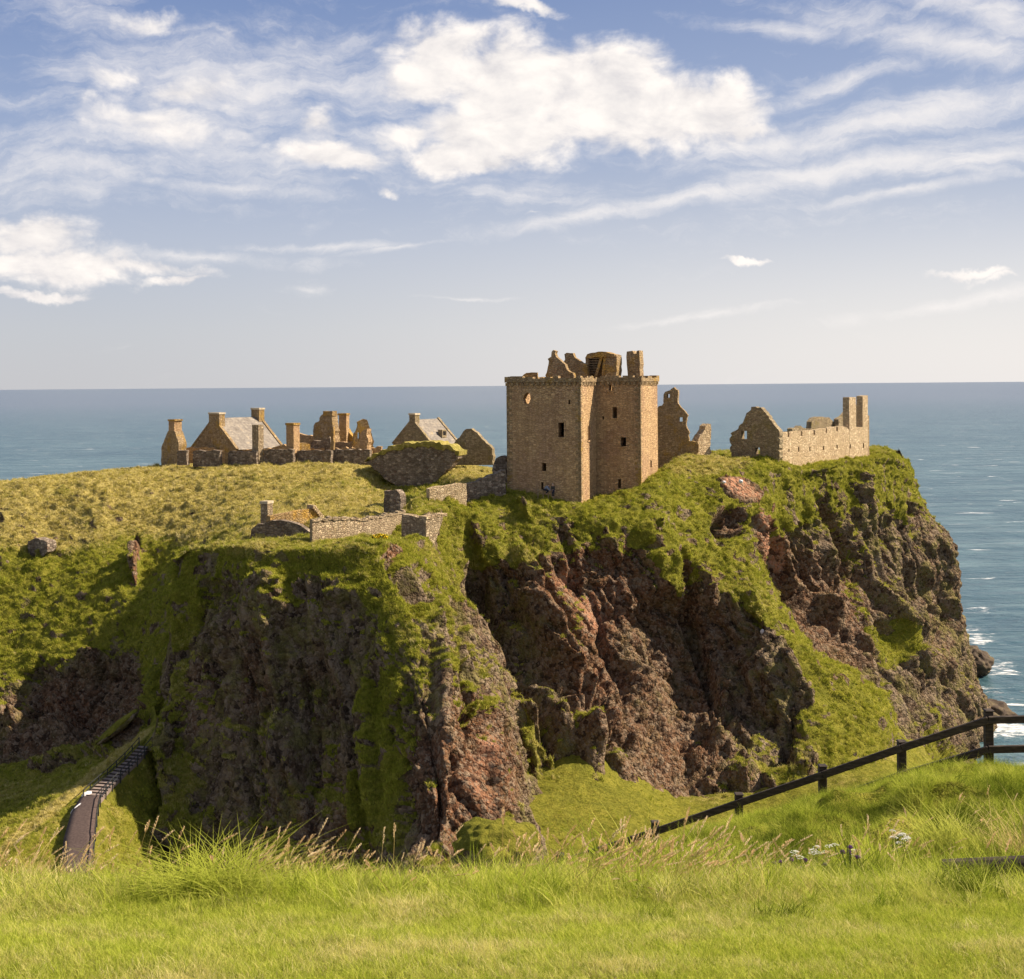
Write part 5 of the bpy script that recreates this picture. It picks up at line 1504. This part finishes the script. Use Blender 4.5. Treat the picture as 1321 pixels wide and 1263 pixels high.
# ---------------------------------------------------------------- timber fence on the near bank
def beam(mb, a, b, hgt, thk, over=0.0):
    a, b = np.array(a, float), np.array(b, float)
    d = b - a
    d /= np.linalg.norm(d)
    a, b = a - d * over, b + d * over
    n = np.cross(d, [0, 0, 1.0]); n /= np.linalg.norm(n)
    u = np.cross(n, d)
    mb.box(a - n * thk / 2 - u * hgt / 2, b - a, n * thk, u * hgt)
def bevel(o, wdt=.008, seg=1):
    m = o.modifiers.new('soft_edges', 'BEVEL')
    m.width = wdt; m.segments = seg; m.limit_method = 'ANGLE'
    return o
def build_fence():
    posts = [(1420, 912, 18.9), (1275, 915, 19.0), (1163, 955, 19.3), (1061, 986.5, 19.7), (953, 1023, 20.1), (845, 1059, 20.5), (722, 1101, 20.9), (668, 1120, 21.2)]
    r1 = [(1420, 925), (1275, 929), (1163, 965), (1061, 1000), (953, 1036), (845, 1073), (722, 1114), (668, 1131)]
    r2 = [(1420, 963.5), (1275, 967), (1163, 1000), (1061, 1036), (953, 1073), (845, 1111), (722, 1151), (668, 1168)]
    b = P(1275, 995, 19)
    E = empty('timber_fence', b, 'dark weathered post and rail fence stepping down the bank', 'fence')
    T = []
    for (px, py, Y) in posts:
        t = P(px, py, Y)
        T.append(t)
        m = MB()
        m.box(t + np.array([-.055, -.055, -1.75]), (.11, 0, 0), (0, .11, 0), (0, 0, 1.72))
        o = bevel(m.build('post', 'fence_wood', E))
        m = MB()
        m.box(t + np.array([-.064, -.064, -.03]), (.128, 0, 0), (0, .128, 0), (0, 0, .03))
        bevel(m.build('cap', 'fence_wood', o), .012)
    for rr_ in (r1, r2):
        for i in range(len(posts) - 1):
            a, c = P(*rr_[i], posts[i][2] - .085), P(*rr_[i+1], posts[i+1][2] - .085)
            m = MB()
            beam(m, a, c, .10, .05)
            bevel(m.build('rail', 'fence_wood', E), .007)
build_fence()
def build_log():
    a, b = P(1218, 1124, 7.7), P(1345, 1117, 7.5)
    o = empty('edging_log', a, 'dark round log edging the sunken path below the bank', 'log')
    bm = bmesh.new()
    d = Vector(b - a)
    bmesh.ops.create_cone(bm, cap_ends=True, segments=14, radius1=.065, radius2=.058, depth=d.length)
    M = d.to_track_quat('Z', 'Y').to_matrix().to_4x4()
    M.translation = Vector((a + b) / 2)
    bm.transform(M)
    me = bpy.data.meshes.new('edging_log'); bm.to_mesh(me); bm.free()
    bpy.data.objects.remove(o)
    o = link('edging_log', me, MAT['fence_wood'])
    tag(o, 'dark round log edging the sunken path below the bank', 'log')
build_log()

# ---------------------------------------------------------------- footpath, steps and handrails
Lc = [(72, 1175, 110.5), (78, 1140, 115.5), (84, 1090, 122), (93, 1058, 127.5), (104, 1040, 131), (121, 1023, 134.5), (143, 1005, 138), (164, 985, 141.3), (181, 966, 144.5)]
Rc = [(112, 1175, 110.5), (117, 1140, 115.5), (121, 1090, 121.5), (124, 1058, 127), (128, 1038, 130.5), (142, 1021, 134), (160, 1003, 137.5), (179, 985, 140.8), (194, 966, 144)]
def curve(c, t):
    x = [P(*q) for q in c]
    i = min(int(t), len(x) - 2)
    f = t - i
    return x[i] * (1 - f) + x[i + 1] * f
def build_path():
    vs, n = [], 90
    G_ = np.zeros((n, 5, 3))
    for i in range(n):
        t = i / (n - 1) * 4.15
        a, b = curve(Lc, t), curve(Rc, t)
        for k in range(5):
            G_[i, k] = a + (b - a) * k / 4 + np.array([0, 0, .22 + .05 * math.sin(k * math.pi / 4)])
    G_[..., 2] += .02 * fbm(G_ / .4, 2)
    me = grid_mesh('path', G_.astype(np.float32))
    o = link('path', me, MAT['path_gravel'])
    o.modifiers.new('bed', 'SOLIDIFY').thickness = .5
    tag(o, 'brown gravel footpath curving along the shaded ridge', 'path', kind='structure')
    a = curve(Lc, 4.1)
    E = empty('staircase', a, 'flight of timber edged steps climbing from the gravel path', 'steps')
    N_ = 17
    for k in range(N_):
        t0, t1 = 4.15 + (3.8 * k) / N_, 4.15 + 3.8 * (k + 1) / N_
        a, b, c, d = curve(Lc, t0), curve(Rc, t0), curve(Rc, t1), curve(Lc, t1)
        z = max(a[2], b[2], c[2], d[2]) + .28
        m = MB()
        q = [np.array([p[0], p[1], z]) for p in (a, b, c, d)]
        dn = np.array([0, 0, -.9])
        m.add(q + [p + dn for p in q], [(0,1,2,3), (0,4,5,1), (1,5,6,2), (2,6,7,3), (3,7,4,0), (7,6,5,4)])
        m.build('step', 'step_wood', E)
        m = MB()
        beam(m, q[0] + np.array([0, -.06, -.06]), q[1] + np.array([0, -.06, -.06]), .2, .08)
        m.build('riser_board', 'fence_wood', E)
    for nm, C_, t0, t1, np_, lab in (('handrail', Rc, 1.0, 8.0, 13, 'dark handrail along the outer side of the path and steps'), ('handrail', Lc, 4.3, 8.0, 8, 'dark handrail on the inner side of the steps')):
        E = empty(nm, curve(C_, t0), lab, 'handrail')
        tops = []
        for k in range(np_):
            p = curve(C_, t0 + (t1 - t0) * k / (np_ - 1)) + np.array([.12 if C_ is Rc else -.12, 0, .1])
            m = MB(); m.box(p + np.array([-.045, -.045, -.5]), (.09, 0, 0), (0, .09, 0), (0, 0, 1.6)); m.build('post', 'dark_metal', E)
            tops.append(p)
        for zz in (1.05, .6):
            for k in range(np_ - 1):
                m = MB(); beam(m, tops[k] + np.array([0, 0, zz]), tops[k+1] + np.array([0, 0, zz]), .07, .05); m.build('rail', 'dark_metal', E)
build_path()

# ---------------------------------------------------------------- rocks
def rock(name, label, c, size, m, seed, sub=5, amp=.28, rot=(0, 0, 0), cat='rock', freq=1.1, group=None, kind='thing'):
    bm = bmesh.new()
    bmesh.ops.create_icosphere(bm, subdivisions=sub, radius=1.0)
    V_ = np.array([v.co[:] for v in bm.verts])
    d = 1 + amp * (np.abs(fbm(V_ * freq + seed, 4)) * 2.4 - .45) + amp * .25 * fbm(V_ * 5 + seed, 3)
    V_ = V_ * d[:, None] * np.array(size)
    for v, q in zip(bm.verts, V_): v.co = q
    me = bpy.data.meshes.new(name); bm.to_mesh(me); bm.free()
    if m == 'terrain':
        nz = V_[:, 2] / size[2]
        fattr(me, 'grass', np.clip(sstep(nz + .5 * fbm(V_ / 1.2 + seed, 3), -.1, .55) * .9, 0, 1))
        fattr(me, 'red', 0 * nz); fattr(me, 'dry', 0 * nz + .3)
    o = link(name, me, MAT[m])
    me.polygons.foreach_set('use_smooth', [True] * len(me.polygons))
    o.location = c; o.rotation_euler = [R(x) for x in rot]
    return tag(o, label, cat, group, kind)
rock('boulder', 'large moss covered boulder at the foot of the dark promontory', P(643, 1098, 109), (3.5, 3.2, 2.5), 'terrain', 3.3)
rock('sea_rock', 'rounded sea rock off the end of the headland with surf behind', P(1252, 856, 296), (4.2, 5, 3.6), 'wet_rock', 8.1)
rock('sea_rock', 'long low sea rock nearest the end fence post', P(1272, 922, 262), (6.0, 6, 3.2), 'wet_rock', 12.7, rot=(0, 14, 0))
rock('white_rock', 'small white rock on the middle cliff beside the green strip', P(985, 815, 173.4), (.42, .5, .36), 'white_stone', 1.7, 3)
rock('rock_slab', 'leaning moss topped slab at the mouth of the left cave', P(152, 938, 152), (3.0, 1.1, .55), 'terrain', 5.2, 4, .18, (10, -38, 0))
rock('white_stone', 'long white painted stone on the left edge of the gravel path', P(102, 1049, 129.2) + np.array([0, 0, .5]), (.30, 1.5, .30), 'white_stone', 2.2, 3, .08, (6, 0, -12))
rock('white_stone', 'short white painted stone where the path meets the steps', P(112, 1032, 132.6) + np.array([0, 0, .5]), (.36, .6, .3), 'white_stone', 4.2, 3, .08, (6, 0, -30))
rock('scar_stone', 'pale left hand stone above the red soil scar', P(934, 622, 187.5), (.25, .3, .2), 'white_stone', 6.2, 3)
rock('scar_stone', 'pale rounded right hand stone above the red soil scar', P(955.5, 621, 187.5), (.3, .3, .26), 'white_stone', 9.4, 3)
def gorse():
    c = P(490, 694, 141.5)
    E = empty('gorse_bush', c, 'small yellow flowering bush on the rim of the dark promontory', 'bush')
    rnd = random.Random(2)
    for nm, m, n, r in (('foliage', 'stem_green', 260, .55), ('blossom', 'gorse_yellow', 330, .60)):
        b = MB()
        for k in range(n):
            v = Vector((rnd.gauss(0, 1), rnd.gauss(0, 1), abs(rnd.gauss(0, 1)))).normalized() * r * rnd.uniform(.55, 1)
            p = np.array(v) * np.array([1.5, 1, .75]) + c
            u = np.array([rnd.uniform(-1, 1) for _ in range(3)]) * .09; w_ = np.array([rnd.uniform(-1, 1) for _ in range(3)]) * .09
            b.add([p - u, p + w_, p + u, p - w_], [(0, 1, 2, 3)])
        b.build(nm, m, E)
gorse()

# ---------------------------------------------------------------- tussocks and flowers by the lawn
def tussock(label, px, py, Y, n, h, wd, spread, bend, m, seed):
    rnd = random.Random(seed)
    me = tuft_mesh('grass_tussock', n, h, wd, spread, bend, rnd, m, 5)
    o = bpy.data.objects.new('grass_tussock', me); COL.objects.link(o)
    p = P(px, py, Y)
    p[2] = near_z(p[0], p[1]) - .01
    o.location = p
    tag(o, label, 'grass tuft')
tussock('big arching grass tussock on the lawn edge below the gravel path', 272, 1150, 5.6, 560, .27, .0050, .36, 1.9, 'tussock', 1)
tussock('low dark tuft in the lawn left of the fence foot', 845, 1190, 5.1, 150, .085, .004, .16, 1.2, 'dark_tussock', 2)
tussock('broad dark tuft at the right end of the lawn', 1250, 1165, 5.7, 300, .17, .005, .26, 1.1, 'dark_tussock', 3)
tussock('dark tuft in the lawn below the thistles', 1010, 1195, 5.1, 200, .09, .0045, .2, 1.2, 'dark_tussock', 4)
tussock('low green tuft in the lawn right of the big arching tussock', 480, 1165, 5.7, 200, .10, .0045, .26, 1.1, 'dark_tussock', 5)
tussock('upright bright tuft on the lawn edge between thistles and log', 985, 1160, 5.9, 220, .17, .005, .24, .7, 'tussock', 6)
tussock('large drooping straw coloured tussock at the right edge of the bank', 1318, 1100, 11.0, 200, .62, .007, .35, 1.0, 'straw', 7)
tussock('arching tan and green tussock in the middle of the bank', 1225, 1085, 12.0, 420, .48, .009, .5, 1.15, 'tussock', 8)
def flower(name, label, px, py, Y, hgt, nh, hm, kind, seed, group):
    rnd = random.Random(seed)
    p = P(px, py, Y)
    g = near_z(p[0], p[1])
    base = np.array([p[0], p[1], g])
    E = empty(name, base, label, 'flower', group)
    H_ = max(hgt, p[2] - g)
    for k in range(nh):
        tip = base + np.array([rnd.uniform(-.12, .12), rnd.uniform(-.1, .1), H_ * rnd.uniform(.86, 1.03)])
        b = MB(); beam(b, base + (tip - base) * -.02, tip, .006, .006); b.build('stem', 'stem_green', E)
        b = MB()
        if kind == 'flat':
            for j in range(26):
                a, r_ = rnd.uniform(0, 6.28), .034 * math.sqrt(rnd.random())
                q = tip + np.array([r_ * math.cos(a), r_ * math.sin(a), .012 * (1 - r_ / .034) + rnd.uniform(0, .006)])
                s = .007
                b.add([q + np.array([-s, 0, 0]), q + np.array([0, -s, .002]), q + np.array([s, 0, 0]), q + np.array([0, s, .003])], [(0, 1, 2, 3)])
        else:
            for j in range(40):
                d = Vector((rnd.gauss(0, .6), rnd.gauss(0, .6), abs(rnd.gauss(.7, .5)))).normalized()
                sd = np.array(d.cross(Vector((.3, .5, .2))).normalized()) * .005
                d = np.array(d)
                b.add([tip + sd, tip - sd, tip + d * .022], [(0, 1, 2)])
        b.build('flower_head', hm, E)
for i, (px, py, Y) in enumerate([(1052, 1090, 11.6), (1064, 1093, 11.4), (1041, 1096, 11.2), (1150, 1074, 12.2), (1170, 1082, 11.8), (1165, 1097, 11.0), (1088, 1103, 10.5)]):
    flower('yarrow', 'white flat headed wildflower in the bank grass', px, py, Y, .3, 3, 'yarrow_white', 'flat', 30 + i, 'white wildflowers in the bank grass')
for i, (px, py, Y) in enumerate([(1010, 1116, 8.0), (1022, 1119, 7.9), (1037, 1122, 7.9), (1098, 1142, 7.4), (1109, 1139, 7.5)]):
    flower('thistle', 'purple thistle in flower at the back of the lawn', px, py - 8, Y, .30, 2, 'thistle_purple', 'ball', 60 + i, 'purple thistles behind the lawn')

# ---------------------------------------------------------------- two visitors at the foot of the keep
def ground(x, y):
    V2 = H[1]
    dd = (V2[..., 0] - x) ** 2 + (V2[..., 1] - y) ** 2
    i = np.unravel_index(np.argmin(dd), dd.shape)
    return float(V2[i][2])
def skin_mesh(name, verts, edges, rad, m, parent, lv=2):
    me = bpy.data.meshes.new(name)
    me.from_pydata(verts, edges, [])
    o = bpy.data.objects.new(name, me); COL.objects.link(o)
    bm = bmesh.new(); bm.from_mesh(me)
    ly = bm.verts.layers.skin.verify()
    for v, r in zip(bm.verts, rad):
        v[ly].radius = (r, r)
    bm.verts.ensure_lookup_table(); bm.verts[0][ly].use_root = True
    bm.to_mesh(me); bm.free()
    sk = o.modifiers.new('skin', 'SKIN'); sk.use_smooth_shade = True
    sb = o.modifiers.new('subdivision', 'SUBSURF'); sb.levels = lv; sb.render_levels = lv
    me.materials.append(MAT[m])
    o.parent = parent
    return o
def person(label, px, py_head, Y, jacket, hat, stoop, rz):
    hd = P(px, py_head, Y)
    z = hd[2] - (1.70 - .45 * stoop)
    E = empty('person', (hd[0], hd[1], z), label, 'person')
    E.rotation_euler = (0, 0, rz)
    f = stoop
    hip = Vector((0, .16 * f, .92 - .25 * f)); ch = Vector((0, -.22 * f, 1.30 - .36 * f)); nk = Vector((0, -.34 * f, 1.47 - .42 * f)); he = Vector((0, -.40 * f, 1.60 - .45 * f))
    v = [hip, hip + (ch - hip) * .5, ch, nk, he, he + Vector((0, -.02, .09))]
    e = [(0, 1), (1, 2), (2, 3), (3, 4), (4, 5)]
    r = [.13, .13, .15, .055, .095, .07]
    arm_j, leg_j = [], []
    for s in (-1, 1):
        i = len(v)
        sh = ch + Vector((.19 * s, 0, .08)); el = ch + Vector((.24 * s, -.05 - .1 * f, -.20)); wr = ch + Vector((.22 * s, -.18 - .2 * f, -.42)); ha = wr + Vector((0, -.06, -.08))
        v += [sh, el, wr, ha]; e += [(2, i), (i, i+1), (i+1, i+2), (i+2, i+3)]; r += [.065, .048, .034, .036]
        arm_j.append((sh, el, wr))
        for q in range(4):                      # fingers
            k = len(v); v.append(ha + Vector((.012 * (q - 1.5), -.02, -.075 + .008 * abs(q - 1.5)))); e.append((i + 3, k)); r.append(.009)
        k = len(v); v.append(ha + Vector((-.035 * s, -.02, -.03))); e.append((i + 3, k)); r.append(.010)
        i = len(v)
        hp = hip + Vector((.09 * s, 0, -.06)); kn = Vector((.11 * s, -.08 - .25 * f, .48 - .05 * f)); an = Vector((.11 * s, 0, .08)); to = Vector((.12 * s, -.17, .03))
        v += [hp, kn, an, to]; e += [(0, i), (i, i+1), (i+1, i+2), (i+2, i+3)]; r += [.085, .058, .042, .04]
        leg_j.append((hp, kn, an))
    skin_mesh('body', v, e, r, 'skin', E)
    jv = [hip + Vector((0, 0, .02)), hip + (ch - hip) * .5, ch, ch + (nk - ch) * .6]; je = [(0, 1), (1, 2), (2, 3)]; jr = [.175, .175, .19, .09]
    for (sh, el, wr) in arm_j:
        i = len(jv); jv += [sh, el, wr]; je += [(2, i), (i, i+1), (i+1, i+2)]; jr += [.09, .068, .05]
    skin_mesh('jacket', jv, je, jr, jacket, E)
    tv = [hip]; te = []; tr = [.16]
    for (hp, kn, an) in leg_j:
        i = len(tv); tv += [hp, kn, an]; te += [(0, i), (i, i+1), (i+1, i+2)]; tr += [.11, .08, .062]
    skin_mesh('trousers', tv, te, tr, 'navy_trousers', E)
    skin_mesh('hat' if hat else 'hair', [he + Vector((0, .02, .05)), he + Vector((0, .01, .115))], [(0, 1)], [.112, .085], 'white_hat' if hat else 'dark_hair', E)
person('visitor in a pale blue jacket bending over at the foot of the keep', 704, 625, 180.2, 'blue_jacket', False, 1.0, R(70))
person('standing visitor in dark clothes with a white hat beside the keep wall', 713.2, 624.3, 180.0, 'dark_jacket', True, 0.0, R(20))
def bench_rail():
    a, b = P(694, 632, 180.9), P(714, 633.5, 180.2)
    E = empty('railing', a, 'low reddish timber railing in front of the keep door', 'railing')
    for k in range(4):
        p = a + (b - a) * k / 3
        m = MB(); m.box(p + np.array([-.06, -.06, -1.2]), (.12, 0, 0), (0, .12, 0), (0, 0, 1.2)); m.build('post', 'oak_beam', E)
    m = MB(); beam(m, a, b, .18, .1, .1); m.build('rail', 'oak_beam', E)
bench_rail()
